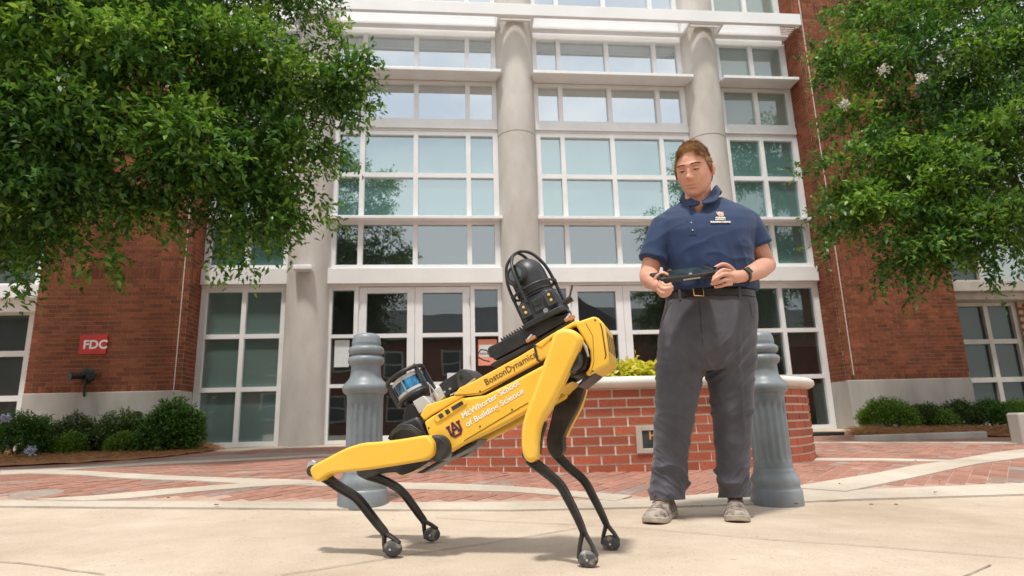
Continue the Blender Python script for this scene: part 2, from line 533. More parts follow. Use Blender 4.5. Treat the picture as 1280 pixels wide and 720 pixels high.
def foliage(name, parent, mats, P, D, NL, leaf=(.05, .022), off=(0, 0, 0), droop=.35, spread=.75, step=.5, matpick=None):
    """leaf sprays: twig origins P, directions D, NL leaves each; every leaf a folded lens of four triangles' worth"""
    P = np.asarray(P, float); D = np.asarray(D, float)
    n = len(P)
    D /= np.linalg.norm(D, axis=1, keepdims=True) + 1e-9
    idx = np.repeat(np.arange(n), NL); T = np.tile(np.arange(NL), n)
    m = len(idx)
    ll = leaf[0] * rng.uniform(.65, 1.25, m)
    tt = (T + rng.uniform(-.3, .3, m)) * leaf[0] * step
    base = P[idx] + D[idx] * tt[:, None]
    base[:, 2] -= droop * tt ** 2 / (leaf[0] * NL * step + 1e-6)
    rv = rng.normal(size=(m, 3)); rv /= np.linalg.norm(rv, axis=1, keepdims=True)
    dirv = D[idx] * .55 + rv * spread
    dirv[:, 2] -= .12
    dirv /= np.linalg.norm(dirv, axis=1, keepdims=True)
    upv = np.tile(np.array([0, 0, 1.0]), (m, 1)) + rng.normal(size=(m, 3)) * .45
    sd = np.cross(dirv, upv); sd /= np.linalg.norm(sd, axis=1, keepdims=True) + 1e-9
    nn = np.cross(sd, dirv)
    w = ll * leaf[1] / leaf[0]
    b0 = base
    mid = base + dirv * (ll * .48)[:, None]
    l_ = mid + sd * (w * .5)[:, None] + nn * (w * .16)[:, None]
    r_ = mid - sd * (w * .5)[:, None] + nn * (w * .16)[:, None]
    tip = base + dirv * ll[:, None] - nn * (ll * .12)[:, None]
    V = np.stack([b0, r_, tip, l_], 1).reshape(-1, 3) - np.array(off)
    me = bpy.data.meshes.new(name)
    me.vertices.add(4 * m); me.vertices.foreach_set('co', V.ravel())
    me.loops.add(4 * m); me.polygons.add(m)
    me.loops.foreach_set('vertex_index', np.arange(4 * m))
    me.polygons.foreach_set('loop_start', np.arange(m) * 4)
    if not isinstance(mats, (list, tuple)): mats = [mats]
    for q in mats: me.materials.append(MATS[q])
    if len(mats) > 1:
        mi = rng.integers(0, len(mats), n) if matpick is None else matpick
        me.polygons.foreach_set('material_index', mi[idx].astype(np.int32))
    me.update(calc_edges=True)
    me.validate()
    o = bpy.data.objects.new(name, me)
    COL.objects.link(o)
    if parent is not None: o.parent = parent
    return o

# shared unit brick (a cube with slightly eased front edges)
def unit_brick(mat):
    b = MB()
    e = .04
    b.hexa([(-.5, -.5, -.5), (.5, -.5, -.5), (-.5, .5, -.5), (.5, .5, -.5), (-.5, -.5, .5), (.5, -.5, .5), (-.5, .5, .5), (.5, .5, .5)])
    me = bpy.data.meshes.new("brick")
    me.from_pydata(b.v, [], b.f)
    me.materials.append(MATS[mat])
    return me

def place_bricks(items, parent, mesh_for, part_max, name, stuff_name, loose_mats, off, rank):
    """items: (centre, size, rot z, tilt, material key). The part_max that show largest become parts, the rest one stuff part"""
    items = sorted(items, key=rank)
    for c, sz, rz, k in items[:part_max]:
        o = bpy.data.objects.new(name, mesh_for[k])
        COL.objects.link(o)
        o.parent = parent
        o.location = Vector(c) - Vector(off)
        o.scale = sz
        if stuff_name == "pavers":
            e = .05
            o.rotation_mode = 'ZYX'
            o.rotation_euler = (math.atan((zg(c[0], c[1] + e) - zg(c[0], c[1] - e)) / (2 * e)), 0, rz)
        else:
            o.rotation_euler = (0, 0, rz)
    rest = items[part_max:]
    if rest:
        mb = MB(off)
        keys = list(mesh_for)
        for c, sz, rz, k in rest:
            ca, sa = math.cos(rz), math.sin(rz)
            pts = []
            for z in (-.5, .5):
                for y in (-.5, .5):
                    for x in (-.5, .5):
                        a, b_ = x * sz[0], y * sz[1]
                        px_, py_ = c[0] + a * ca - b_ * sa, c[1] + a * sa + b_ * ca
                        pts.append((px_, py_, c[2] + z * sz[2] + (zg(px_, py_) - zg(c[0], c[1]) if stuff_name == "pavers" else 0)))
            mb.hexa(pts, keys.index(k))
        o = mb.build(stuff_name, [mesh_for[k].materials[0] for k in keys], parent, fix=False)
        o['kind'] = 'stuff'

# ================================================================== GROUND
def sheet(name, xs, ys, mat, dz=0.0, kind='structure', parent=None):
    vs = [(x, y, zg(x, y) + dz) for y in ys for x in xs]
    nx = len(xs)
    fs = [(j * nx + i, j * nx + i + 1, (j + 1) * nx + i + 1, (j + 1) * nx + i) for j in range(len(ys) - 1) for i in range(nx - 1)]
    mb = MB(); mb.add(vs, fs)
    o = mb.build(name, mat, parent, smooth=60, fix=False)
    if kind: o['kind'] = kind
    return o

xs = [-150, -60, -25] + list(np.linspace(-12, 14, 53)) + [25, 60, 150]
ys = [-150, -60, -25, -12, -5] + list(np.linspace(0, 12, 61)) + [16, 25, 60, 150]
sheet("ground", xs, ys, 'apron_concrete')

def resample(poly, n):
    P = [np.array(p, float) for p in poly]
    s = np.concatenate([[0], np.cumsum([np.linalg.norm(b - a) for a, b in zip(P, P[1:])])])
    o = []
    for t in np.linspace(0, s[-1], n):
        k = min(len(P) - 2, max(0, np.searchsorted(s, t) - 1))
        f = (t - s[k]) / max(1e-9, s[k + 1] - s[k])
        o.append(P[k] * (1 - f) + P[k + 1] * f)
    return o

def band(name, up, lo, mat, dz, n=60, rows=3, px=True):
    """a strip between two edge lines laid on the forecourt, following its fall"""
    A = [G(*p) if px else Vector((p[0], p[1], 0)) for p in up]
    B = [G(*p) if px else Vector((p[0], p[1], 0)) for p in lo]
    A = resample([(p.x, p.y) for p in A], n); B = resample([(p.x, p.y) for p in B], n)
    vs = []; fs = []
    for a, b in zip(A, B):
        for k in range(rows + 1):
            q = a + (b - a) * k / rows
            vs.append((q[0], q[1], zg(q[0], q[1]) + dz))
    w = rows + 1
    for i in range(n - 1):
        for k in range(rows):
            fs.append((i * w + k, i * w + k + 1, (i + 1) * w + k + 1, (i + 1) * w + k))
    m0 = len(vs)
    for i in range(n):
        for k in (0, rows):
            q = vs[i * w + k]
            vs.append((q[0], q[1], q[2] - dz - .03))
    for i in range(n - 1):
        for s_, k in ((0, 0), (1, rows)):
            fs.append((i * w + k, (i + 1) * w + k, m0 + 2 * (i + 1) + s_, m0 + 2 * i + s_))
    for i in (0, n - 1):
        for k in range(rows):
            pass
        fs.append(tuple([i * w + k for k in range(rows + 1)] + [m0 + 2 * i + 1, m0 + 2 * i]))
    mb = MB(); mb.add(vs, fs)
    o = mb.build(name, mat, None, fix=True)
    o['kind'] = 'structure'
    return o

# region of brick paving between the kerb strip and the building, as a world outline
kerb_line = [(p.x, p.y) for p in (G(-330, 627), G(-60, 627), G(0, 628), G(160, 628.5), G(320, 629), G(500, 630), G(640, 629.5), G(800, 627), G(960, 617), G(1062, 615), G(1280, 606), G(1500, 593))]
def kerb_y(x):
    for a, b in zip(kerb_line, kerb_line[1:]):
        if a[0] <= x <= b[0]:
            return a[1] + (b[1] - a[1]) * (x - a[0]) / (b[0] - a[0])
    return kerb_line[0][1] if x < kerb_line[0][0] else kerb_line[-1][1]

PL_C, PL_A, PL_B = (1.43, 5.78), 1.85, 1.25           # oval planter
def far_y(x):
    return 9.75 if -2.9 < x < 5.2 else 8.9
sand_x = list(np.linspace(-9, 11, 81))
vs = []; fs = []
for i, x in enumerate(sand_x):
    for k in range(25):
        y = kerb_y(x) + (9.8 - kerb_y(x)) * k / 24
        vs.append((x, y, zg(x, y) + .004))
for i in range(80):
    for k in range(24):
        a = i * 25 + k
        fs.append((a, a + 1, a + 26, a + 25))
paving = MB().add(vs, fs).build("brick_paving", 'paving_sand', None)
paving['kind'] = 'structure'
pv_items = []
ang = R(45)
ca, sa = math.cos(ang), math.sin(ang)
for i in range(-120, 120):
    for j in range(-120, 120):
        # herringbone of 0.2 x 0.1 pavers turned 45 degrees to the kerb
        for hb in (0, 1):
            if hb == 0:
                u0 = (i + j) * .1 + j * 0.0; v0 = (j - i) * .1 * 1.0
            if hb == 0:
                u = j * .2 + (i % 2) * .1; v = i * .1; rz = ang
            else:
                continue
            x = 1 + u * ca - v * sa; y = 6.6 + u * sa + v * ca
            if x < -8 or x > 9.5 or y > far_y(x) or y < kerb_y(x) + .11: continue
            dx = (x - PL_C[0]) / (PL_A + .05); dy = (y - PL_C[1]) / (PL_B + .05)
            if dx * dx + dy * dy < .9: continue
            patch = noise.noise(Vector((x * .9, y * 1.3, 3.1)))
            far = y > 7.6 + .25 * x * (x < 0)
            k = 'd' if (random.random() < (.08 + .5 * max(0, patch))) else 'r'
            pv_items.append(((x, y, zg(x, y) - .004 + random.uniform(-.001, .0015)), (.193, .0935, .02), rz, k))
place_bricks(pv_items, paving, {'r': unit_brick('paving_brick'), 'd': unit_brick('paving_brick_dark')}, 300, "paver", "pavers", None, (0, 0, 0), lambda t: t[0][0] ** 2 + t[0][1] ** 2)

# concrete bands across the paving (all a little above the pavers)
band("kerb_strip", [(-330, 625), (0, 627.5), (160, 628.5), (320, 629), (500, 630), (640, 629.5), (800, 626), (900, 618), (1000, 611), (1062, 614.5), (1280, 605.5), (1500, 592)],
     [(-330, 634), (0, 634.5), (160, 636), (320, 637), (500, 639), (640, 639.5), (800, 636), (900, 633), (1000, 629), (1062, 626), (1280, 619.5), (1500, 608)], 'band_concrete', .0100, n=140)
band("paving_band", [(0, 589), (37, 588.5), (100, 590), (160, 593.5), (225, 597), (320, 600.5), (420, 603.5), (500, 605.5), (560, 606.5), (640, 610), (715, 616), (790, 622)],
     [(0, 595.5), (37, 593.5), (100, 595.5), (160, 600), (225, 602.5), (300, 606.5), (420, 610.5), (510, 613.5), (560, 615), (640, 617), (715, 623), (770, 629)], 'band_concrete', .0125, n=110)
band("paving_band", [(40, 627.5), (125, 622), (200, 615), (262, 610), (300, 607), (360, 604)],
     [(105, 629), (160, 626), (200, 622), (250, 617), (320, 611), (390, 607.5)], 'band_concrete', .0155, n=50)
band("paving_band", [(985, 612), (1095, 594), (1180, 579), (1247, 567), (1330, 557)],
     [(1058, 617), (1135, 601), (1210, 584.5), (1280, 574), (1350, 563)], 'band_concrete', .0155, n=60)
band("paving_band", [(1018, 574), (1100, 574.5), (1205, 577)], [(1018, 577.5), (1100, 577.5), (1195, 579)], 'band_concrete', .0125, n=30)
band("paving_edging", [(20, 589), (85, 585.5), (200, 578.8), (320, 573.5), (430, 567.5)], [(20, 592), (85, 588.5), (200, 581.5), (320, 576), (430, 569.8)], 'band_concrete', .0125, n=40)
band("paving_edging", [(1012, 553.2), (1120, 553.2), (1262, 553.6), (1340, 553)], [(1012, 555.2), (1120, 555.2), (1262, 555.8), (1340, 555.4)], 'band_concrete', .0125, n=40)
# dark paved walk beside the left bed
band("side_walk", [(-60, 590), (80, 584), (200, 575.5), (280, 569.5), (410, 565)], [(-60, 593), (80, 586), (200, 579), (280, 574.5), (410, 568.5)], 'paving_brick_dark', .0095, n=40)

# joints and cracks in the concrete apron
def crack(pts, w, name="expansion_joint", wob=.006):
    P = resample([tuple(G(*p)[:2]) for p in pts], 90)
    vs = []; fs = []
    for i, p in enumerate(P):
        q = P[min(i + 1, len(P) - 1)] - P[max(i - 1, 0)]
        nrm = np.array([-q[1], q[0]]); nrm /= np.linalg.norm(nrm) + 1e-9
        o_ = nrm * wob * noise.noise(Vector((p[0] * 9, p[1] * 9, 1)))
        ww = w * (.55 + .9 * abs(noise.noise(Vector((p[0] * 6, p[1] * 6, 7)))))
        for s_ in (-1, 1):
            a = p + o_ + nrm * ww * s_
            vs.append((a[0], a[1], zg(a[0], a[1]) + .004))
    for i in range(len(P) - 1):
        fs.append((2 * i, 2 * i + 1, 2 * i + 3, 2 * i + 2))
    o = MB().add(vs, fs).build(name, 'joint')
    o['kind'] = 'structure'
crack([(-20, 702), (20, 704.5), (60, 709), (130, 719.5)], .0035)
crack([(350, 720), (440, 706), (520, 693), (640, 675), (722, 661)], .0035)
crack([(545, 647.5), (620, 652.5), (700, 655.5), (800, 661), (960, 675), (1120, 686), (1280, 699)], .003)
crack([(1205, 722), (1240, 707)], .0028)
crack([(0, 634.8), (160, 636.3), (320, 637.4), (500, 639.2)], .0022)
crack([(700, 638), (870, 633.6), (960, 629.6), (1062, 626.4), (1280, 619.8)], .0026)
crack([(1140, 632), (1250, 633.5)], .0016)
crack([(0, 667.5), (60, 664), (140, 656), (230, 648)], .0012)

# pine-straw beds
def straw_bed(name, up, lo, n_needles):
    A = resample([tuple(G(*p)[:2]) for p in up], 40); B = resample([tuple(G(*p)[:2]) for p in lo], 40)
    vs = []; fs = []
    for a, b in zip(A, B):
        for k in range(9):
            q = a + (b - a) * k / 8
            h = .05 * math.sin(math.pi * min(1, k / 6 + .35)) if k < 8 else .0
            vs.append((q[0], q[1], zg(q[0], q[1]) + .02 + max(0, h) + .018 * noise.noise(Vector((q[0] * 4, q[1] * 4, 0)))))
    for i in range(39):
        for k in range(8):
            fs.append((i * 9 + k, i * 9 + k + 1, (i + 1) * 9 + k + 1, (i + 1) * 9 + k))
    bed = MB().add(vs, fs).build(name, 'straw', smooth=60)
    bed['kind'] = 'structure'
    mb = MB()
    for _ in range(n_needles):
        i = random.randrange(39); t = random.random() * .98
        q = A[i] + (B[i] - A[i]) * t + np.array([random.uniform(-.1, .1), 0])
        a = random.uniform(0, math.pi); ln = random.uniform(.05, .14); w = .0028
        z = zg(q[0], q[1]) + .055 + random.uniform(0, .045) * (1 - t * .6) - .03 * t
        dx, dy = math.cos(a) * ln, math.sin(a) * ln
        dz = random.uniform(-.03, .03)
        mb.add([(q[0] - dx, q[1] - dy, z - dz), (q[0] + dx, q[1] + dy, z + dz), (q[0] + dx, q[1] + dy + w, z + dz + w), (q[0] - dx, q[1] - dy + w, z - dz + w)], [(0, 1, 2, 3)])
    o = mb.build("pine_straw", 'straw', None, fix=False)
    o['kind'] = 'stuff'
straw_bed("mulch_bed", [(-80, 566), (60, 564), (180, 561), (245, 560.5), (262, 561)], [(-80, 590), (0, 585), (100, 580), (200, 573), (272, 563.5)], 5200)
straw_bed("mulch_bed", [(1068, 541), (1130, 540), (1200, 540), (1300, 539)], [(1066, 544.5), (1130, 546.5), (1200, 547), (1300, 547)], 2600)
# low dark kerb in front of the right bed
kb = MB()
a, b = G(1076, 552), G(1300, 552)
for (p, q) in ((a, b),):
    kb.box(p.x, q.x, p.y, p.y + .12, zg(p.x, p.y) - .1, zg(p.x, p.y) + .075)
kerb = kb.build("bed_kerb", 'base_concrete', None, bevel=.012)
kerb['kind'] = 'structure'
# manhole lid in the left paving
p = G(46, 619)
mv = [(p.x, p.y, p.z + .0105)]
for rr_ in (.07, .135, .15):
    for k in range(28):
        a_ = 2 * math.pi * k / 28
        x_, y_ = p.x + rr_ * math.cos(a_), p.y + rr_ * math.sin(a_)
        mv.append((x_, y_, zg(x_, y_) + (.0105 if rr_ < .15 else -.01)))
mf = [(0, 1 + k, 1 + (k + 1) % 28) for k in range(28)] + [(1 + o_ + k, 29 + o_ + k, 29 + o_ + (k + 1) % 28, 1 + o_ + (k + 1) % 28) for o_ in (0, 28) for k in range(28)]
mh = MB(p).add(mv, mf).build("manhole_cover", 'manhole', None, smooth=30)
mh.location = p
tag(mh, "round grey utility cover set in the brick paving at far left", "manhole cover")

# ================================================================== BUILDING
D, PY = 10.7, 10.23
AL, AR, BL, BR_, CL, CRX, DL, DR = -4.266, -2.838, -2.156, .866, 1.578, 4.60, 5.315, 6.81
BASE = .236
ROOT = (1.27, D, .2)
bld = empty("academic_building", ROOT, 0, "brick campus building with round concrete columns and tall white framed windows", "building")
def ZP(v, u=520, Y=D):
    return at(u, v, Y).z
z_door = 2.90
z_band0, z_band1 = ZP(355.5, 520, D - .1), ZP(333, 520, D - .1)
z_l1 = ZP(272.5, 520, D - .1)
z_h2 = ZP(218.6)
z_w2t = ZP(163.6)
z_rail = ZP(155)
z_l2 = ZP(93, 520, D - .15)
z_top = ZP(41.5)

def window(name, x0, x1, z0, z1, y, cols, rails, pane_mats, fw=.085, depth=.12, parent=bld, outer=None, mat='white_frame', rail_w=None):
    """frame of vertical and horizontal bars with one pane per opening (rows from the bottom)"""
    o2 = outer or fw
    rw = rail_w or fw
    fr = MB(ROOT)
    fr.box(x0, x0 + o2, y, y + depth, z0, z1); fr.box(x1 - o2, x1, y, y + depth, z0, z1)
    for c in cols: fr.box(c - fw / 2, c + fw / 2, y, y + depth, z0 + .002, z1 - .002)
    zs = [z0] + list(rails) + [z1]
    e = .003
    fr.box(x0 + .004, x1 - .004, y + e, y + depth - e, z0 + .001, z0 + o2 * .8)
    fr.box(x0 + .004, x1 - .004, y + e, y + depth - e, z1 - o2 * .8, z1 - .001)
    for r_ in rails: fr.box(x0 + .004, x1 - .004, y + e, y + depth - e, r_ - rw / 2, r_ + rw / 2)
    w = fr.build(name, mat, parent)
    xs_ = [x0] + list(cols) + [x1]
    for j in range(len(zs) - 1):
        for i in range(len(xs_) - 1):
            pm = pane_mats[j] if not isinstance(pane_mats[j], (list, tuple)) else pane_mats[j][i]
            gx = (random.uniform(-1, 1)) * .0016; gz = random.uniform(-1, 1) * .0016
            a0, a1, b0, b1 = xs_[i] + .012, xs_[i + 1] - .012, zs[j] + .012, zs[j + 1] - .012
            yy = y + .062
            pb = MB(ROOT)
            pts = []
            for z in (b0, b1):
                for dy in (0, .014):
                    for x in (a0, a1):
                        sx = 1 if x == a1 else -1; sz = 1 if z == b1 else -1
                        pts.append((x, yy + dy + gx * sx + gz * sz, z))
            pb.hexa(pts)
            pb.build("pane", pm, w)
    return w

# rooms behind the glass
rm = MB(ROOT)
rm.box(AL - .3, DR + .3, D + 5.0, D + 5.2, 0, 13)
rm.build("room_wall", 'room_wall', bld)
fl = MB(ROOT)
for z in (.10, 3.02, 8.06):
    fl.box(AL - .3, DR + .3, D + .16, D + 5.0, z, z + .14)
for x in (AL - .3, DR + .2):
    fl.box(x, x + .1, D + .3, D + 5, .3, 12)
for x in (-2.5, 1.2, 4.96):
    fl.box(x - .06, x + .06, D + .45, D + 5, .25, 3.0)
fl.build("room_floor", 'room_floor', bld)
# plinth step under the glazing
pl = MB(ROOT)
pl.box(AR, 5.30, D - .32, D + .3, BASE - .3, BASE - .004)
pl.box(AL - .02, AR - .002, D - .32, D + .3, BASE - .3, BASE - .005)
pl.box(5.302, DR, D - .32, D + .3, BASE - .3, BASE - .006)
pl.build("door_step", 'band_concrete', bld, bevel=.01)

def cols_of(x0, x1):
    return [x0 + .523, x0 + 1.492, x0 + 2.462]
for bi, (x0, x1) in enumerate(((BL, BR_), (CL, CRX))):
    cs = cols_of(x0, x1)
    # ground floor: side lights and a pair of doors
    zr1, zr0 = 2.03, ZP(482.8, 410)
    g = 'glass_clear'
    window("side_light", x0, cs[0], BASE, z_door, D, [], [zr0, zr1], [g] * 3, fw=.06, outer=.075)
    window("side_light", cs[2], x1, BASE, z_door, D, [], [zr0, zr1], [g] * 3, fw=.06, outer=.075)
    hd = MB(ROOT)
    hd.box(x0 + .001, x1 - .001, D - .02, D + .13, z_door + .001, z_band0 + .02)
    hd.build("door_header", 'white_frame', bld)
    for a, b, hs in ((cs[0] + .006, cs[1] - .003, 1), (cs[1] + .003, cs[2] - .006, -1)):
        dr = window("door", a, b, BASE + .01, z_door - .01, D + .012, [], [zr0, zr1], [g] * 3, fw=.07, outer=.13, depth=.06)
        hm = MB(ROOT)
        hx = b - .065 if hs > 0 else a + .065
        hm.tube([(hx, D - .01, 1.02), (hx, D - .06, 1.05), (hx, D - .06, 1.45), (hx, D - .01, 1.48)], .012, 8)
        hm.build("handle", 'silver', dr, smooth=40)
        hx2 = a + .006 if hs > 0 else b - .006
        for z in (.55, 1.6, 2.62):
            hg = MB(ROOT); hg.tube([(hx2, D - .002, z - .06), (hx2, D - .002, z + .06)], .012, 8)
            hg.build("hinge", 'silver', dr, smooth=40)
    # upper storeys
    window("window", x0, x1, z_band1 - .02, z_l1, D, cs, [], ['glass_low_upper'], outer=.10)
    window("window", x0, x1, z_l1 + .004, z_w2t, D, cs, [z_h2], ['glass_teal', 'glass_teal'], outer=.10)
    sp = MB(ROOT)
    sp.box(x0, x1, D + .01, D + .12, z_w2t + .012, z_rail + .02)
    sp.box(x0 + .002, x1 - .002, D - .03, D + .009, z_w2t + .05, z_rail + .04)
    sp.build("spandrel_rail", 'white_frame', bld, bevel=.006)
    window("window", x0, x1, z_rail + .045, z_l2 - .03, D, cs, [], ['glass_upper'], outer=.09)
    window("window", x0, x1, z_l2 + .034, z_top, D, cs, [], ['glass_upper'], outer=.09)
    window("window", x0, x1, z_top + .62, z_top + 2.6, D, cs, [], ['glass_upper'], outer=.09)
for bi, (x0, x1) in enumerate(((AL, AR), (DL, DR))):
    xm = (x0 + x1) / 2
    if bi == 0:
        rails0 = [ZP(487, 295), ZP(420.5, 300)]
        pm = ['glass_frosted'] * 3
    else:
        rails0 = [ZP(470.6, 1000), ZP(412.4, 1000)]
        pm = ['glass_clear'] * 3
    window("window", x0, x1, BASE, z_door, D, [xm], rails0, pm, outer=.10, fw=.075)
    hd = MB(ROOT)
    hd.box(x0 + .001, x1 - .001, D - .02, D + .13, z_door + .001, z_band0 + .02)
    hd.build("window_header", 'white_frame', bld)
    window("window", x0, x1, z_band1 - .02, z_l1, D, [xm], [], ['glass_side_teal'], outer=.10)
    window("window", x0, x1, z_l1 + .004, z_w2t, D, [xm], [z_h2], ['glass_side_teal'] * 2, outer=.10)
    sp = MB(ROOT)
    sp.box(x0, x1, D + .01, D + .12, z_w2t + .012, z_rail + .02)
    sp.box(x0 + .002, x1 - .002, D - .03, D + .009, z_w2t + .05, z_rail + .04)
    sp.build("spandrel_rail", 'white_frame', bld, bevel=.006)
    window("window", x0, x1, z_rail + .045, z_l2 - .03, D, [xm], [], ['glass_blind'], outer=.09)
    window("window", x0, x1, z_l2 + .034, z_top, D, [xm], [], ['glass_blind'], outer=.09)
    window("window", x0, x1, z_top + .62, z_top + 2.6, D, [xm], [], ['glass_blind'], outer=.09)
# roller blinds half down behind the right-hand ground-floor window
bz = ZP(432, 1000)
bl = MB(ROOT)
bl.box(DL + .1, DR - .1, D + .15, D + .156, bz, z_door - .02)
bl.build("roller_blind", 'blind', bld)

# white bands, ledges, canopy
for x0, x1 in ((AL + .004, AR + .06), (BL - .06, BR_ + .06), (CL - .06, CRX + .06), (DL - .06, DR - .004)):
    b = MB(ROOT)
    b.box(x0, x1, D - .10, D + .1, z_band0 + .024, z_band1 - .024)
    b.build("white_band", 'white_panel', bld, bevel=.006)
    b = MB(ROOT)
    b.box(x0 + .03, x1 - .02, D - .16, D - .002, z_l1 - .025, z_l1 + .03)
    b.build("sun_ledge", 'white_frame', bld, bevel=.005)
    b = MB(ROOT)
    b.box(x0 + .02, x1 + .0, D - .36, D - .002, z_l2 - .028, z_l2 + .03)
    b.build("sun_ledge", 'white_frame', bld, bevel=.005)
d1 = ray(1001, 24)
YF = (DR + .06) / (d1.x / d1.y)
YF = max(9.9, min(10.15, YF))
zf0, zf1 = at(1001, 31, YF).z, at(1001, 17.5, YF).z

can = MB(ROOT)
can.box(-4.3, DR + .06, YF, YF + .07, zf0, zf1)
canopy = can.build("sun_canopy", 'white_panel', bld, bevel=.006)
segs = [(-4.25, -2.86), (BL - .03, BR_ + .03), (CL - .03, CRX + .03), (DL - .03, DR + .03)]
ymid = D - .03
for x0, x1 in segs:
    nsl = 5
    pit = (ymid - .16 - YF - .10) / nsl
    for k in range(nsl):
        y0 = YF + .105 + pit * k
        w_ = pit * .52
        sl = MB(ROOT)
        sl.hexa([(x0 + .021, y0, zf0 + .02), (x1 - .021, y0, zf0 + .02), (x0 + .021, y0 + w_, zf0 + .045), (x1 - .021, y0 + w_, zf0 + .045),
                 (x0 + .021, y0, zf0 + .032), (x1 - .021, y0, zf0 + .032), (x0 + .021, y0 + w_, zf0 + .057), (x1 - .021, y0 + w_, zf0 + .057)])
        sl.build("slat", 'white_panel', canopy)
    sl = MB(ROOT)
    sl.box(x0 + .021, x1 - .021, ymid - .15, ymid - .01, zf0 + .005, zf0 + .05)
    sl.build("slat", 'white_panel', canopy)
    hdr = MB(ROOT)
    hdr.box(max(x0, AL) + .035, min(x1, DR) - .035, D + .005, D + .14, z_top + .002, z_top + .618)
    hdr.build("head_panel", 'white_panel', bld)
    for xb in (x0, x1):
        bk = MB(ROOT)
        bk.prism([(xb - .02, YF + .071, zf0 - .01), (xb - .02, ymid, zf0 - .03), (xb - .02, ymid, zf1 - .02), (xb - .02, YF + .071, zf1 - .02)],
                 [(xb + .02, YF + .071, zf0 - .01), (xb + .02, ymid, zf0 - .03), (xb + .02, ymid, zf1 - .02), (xb + .02, YF + .071, zf1 - .02)])
        bk.build("bracket", 'white_frame', canopy)
for xa, xb in ((-2.86, BL - .03), (BR_ + .03, CL - .03), (CRX + .03, DL - .03)):
    for k in range(2):
        y0 = YF + .105 + k * .10
        sl = MB(ROOT)
        sl.box(xa + .03, xb - .03, y0, y0 + .055, zf0 + .035, zf0 + .065)
        sl.build("slat", 'white_panel', canopy)

# round concrete columns with cast joints
zj = at(673, 163, D - .35).z
for xc in ((AR + BL) / 2, (BR_ + CL) / 2, (CRX + DL) / 2):
    prof = []
    r0 = .362
    for za, zb in ((BASE - .25, zj), (zj, zj + 3.9), (zj + 3.9, 13)):
        prof += [(r0 - .010, za), (r0 - .010, za + .008), (r0, za + .016), (r0, zb - .014), (r0 - .010, zb - .006)]
    MB(ROOT).lathe(prof, 48, (xc, D + .02, 0)).build("column", 'column_concrete', bld, smooth=35)

# brick piers: mortar core, bricks in courses with soldier bands, concrete base
pier_l_x0 = at(40, 420, PY).x
pier_r_x1 = at(1203, 420, PY).x
zb_l = at(130, 490, PY).z
zb_r = at(1120, 474, PY).z
BP = .0677
brick_items = []
def pier(x0, x1, zb, bands, side, top=11.5):
    core = MB(ROOT)
    core.box(x0, x1, PY, D + .6, zb, 13)
    core.build("brick_pier", 'mortar', bld)
    bc = MB(ROOT)
    bc.box(x0 - .004, x1 + .004, PY - .022, D + .5, -.05, zb)
    bc.build("pier_base", 'base_concrete', bld, bevel=.012)
    z = zb + .004
    pr = .006
    n = 0
    while z < top:
        sold = None
        for b0, hh in bands:
            if b0 <= z < b0 + BP: sold = hh
        if sold is None:
            h = BP - .0105
            off_ = .1015 if n % 2 else 0
            x = x0 - off_
            while x < x1 - .01:
                a, b = max(x, x0), min(x + .192, x1 - .0)
                if b - a > .03:
                    brick_items.append((((a + b) / 2, PY - pr / 2 + .01, z + h / 2), (b - a, .02 + pr, h), 0, 'p'))
                x += .203
            xs_ = x1 if side > 0 else x0
            y = PY + (0.012 if n % 2 else -.09)
            while y < D - .02:
                a, b = max(y, PY + .03), min(y + .192, D)
                if b - a > .03:
                    brick_items.append(((xs_ + side * (pr / 2 - .01), (a + b) / 2, z + h / 2), (.02 + pr, b - a, h), 0, 'p'))
                y += .203
            z += BP
        else:
            h = sold - .0105
            x = x0
            while x < x1 - .02:
                b = min(x + .0572, x1)
                brick_items.append((((x + b) / 2, PY - pr / 2 + .008, z + h / 2), (b - x, .02 + pr, h), 0, 'p'))
                x += BP
            xs_ = x1 if side > 0 else x0
            y = PY + .03
            while y < D - .03:
                b = min(y + .0572, D)
                brick_items.append(((xs_ + side * (pr / 2 - .01), (y + b) / 2, z + h / 2), (.02 + pr, b - y, h), 0, 'p'))
                y += BP
            z += sold
        n += 1
def snap(z, zb):
    return zb + .004 + round((z - zb) / BP) * BP
def bands_for(zb, zt):
    out = [(zb + .002, .102)]
    for z in zt: out += [(z, .203), (z + .203, .102)]
    return out
zs1 = at(130, 352, PY).z; zs2 = at(130, 266, PY).z
pier(pier_l_x0, AL - .012, zb_l, bands_for(zb_l, [zs1, zs2, zs2 + 1.35, zs2 + 2.7, zs2 + 4.2]), 1, 8.2)
pier(DR + .012, pier_r_x1, zb_r, bands_for(zb_r, [zs1, zs2, zs2 + 1.35, zs2 + 2.7, zs2 + 4.2]), -1)
# corner sealant joints
for x in (AL - .012 - .10, DR + .012 + .12):
    MB(ROOT).box(x, x + .014, PY - .012, PY + .01, zb_l + .004, 11).build("sealant_joint", 'coping', bld)
def brick_rank(t):
    (x, y, z), s_, _, _ = t
    hidden = 100 if (z > 3.3 or z < .8) else 0
    if s_[0] < .1 and s_[1] > .05: hidden += 50
    if s_[0] < .1: hidden += 20
    return hidden + x * x + (y - 0) ** 2 + z * z * .2 - (30 if x > 0 else 0) * 0 + random.random() * 14
place_bricks(brick_items, bld, {'p': unit_brick('pier_brick')}, 300, "brick", "brickwork", None, ROOT, brick_rank)

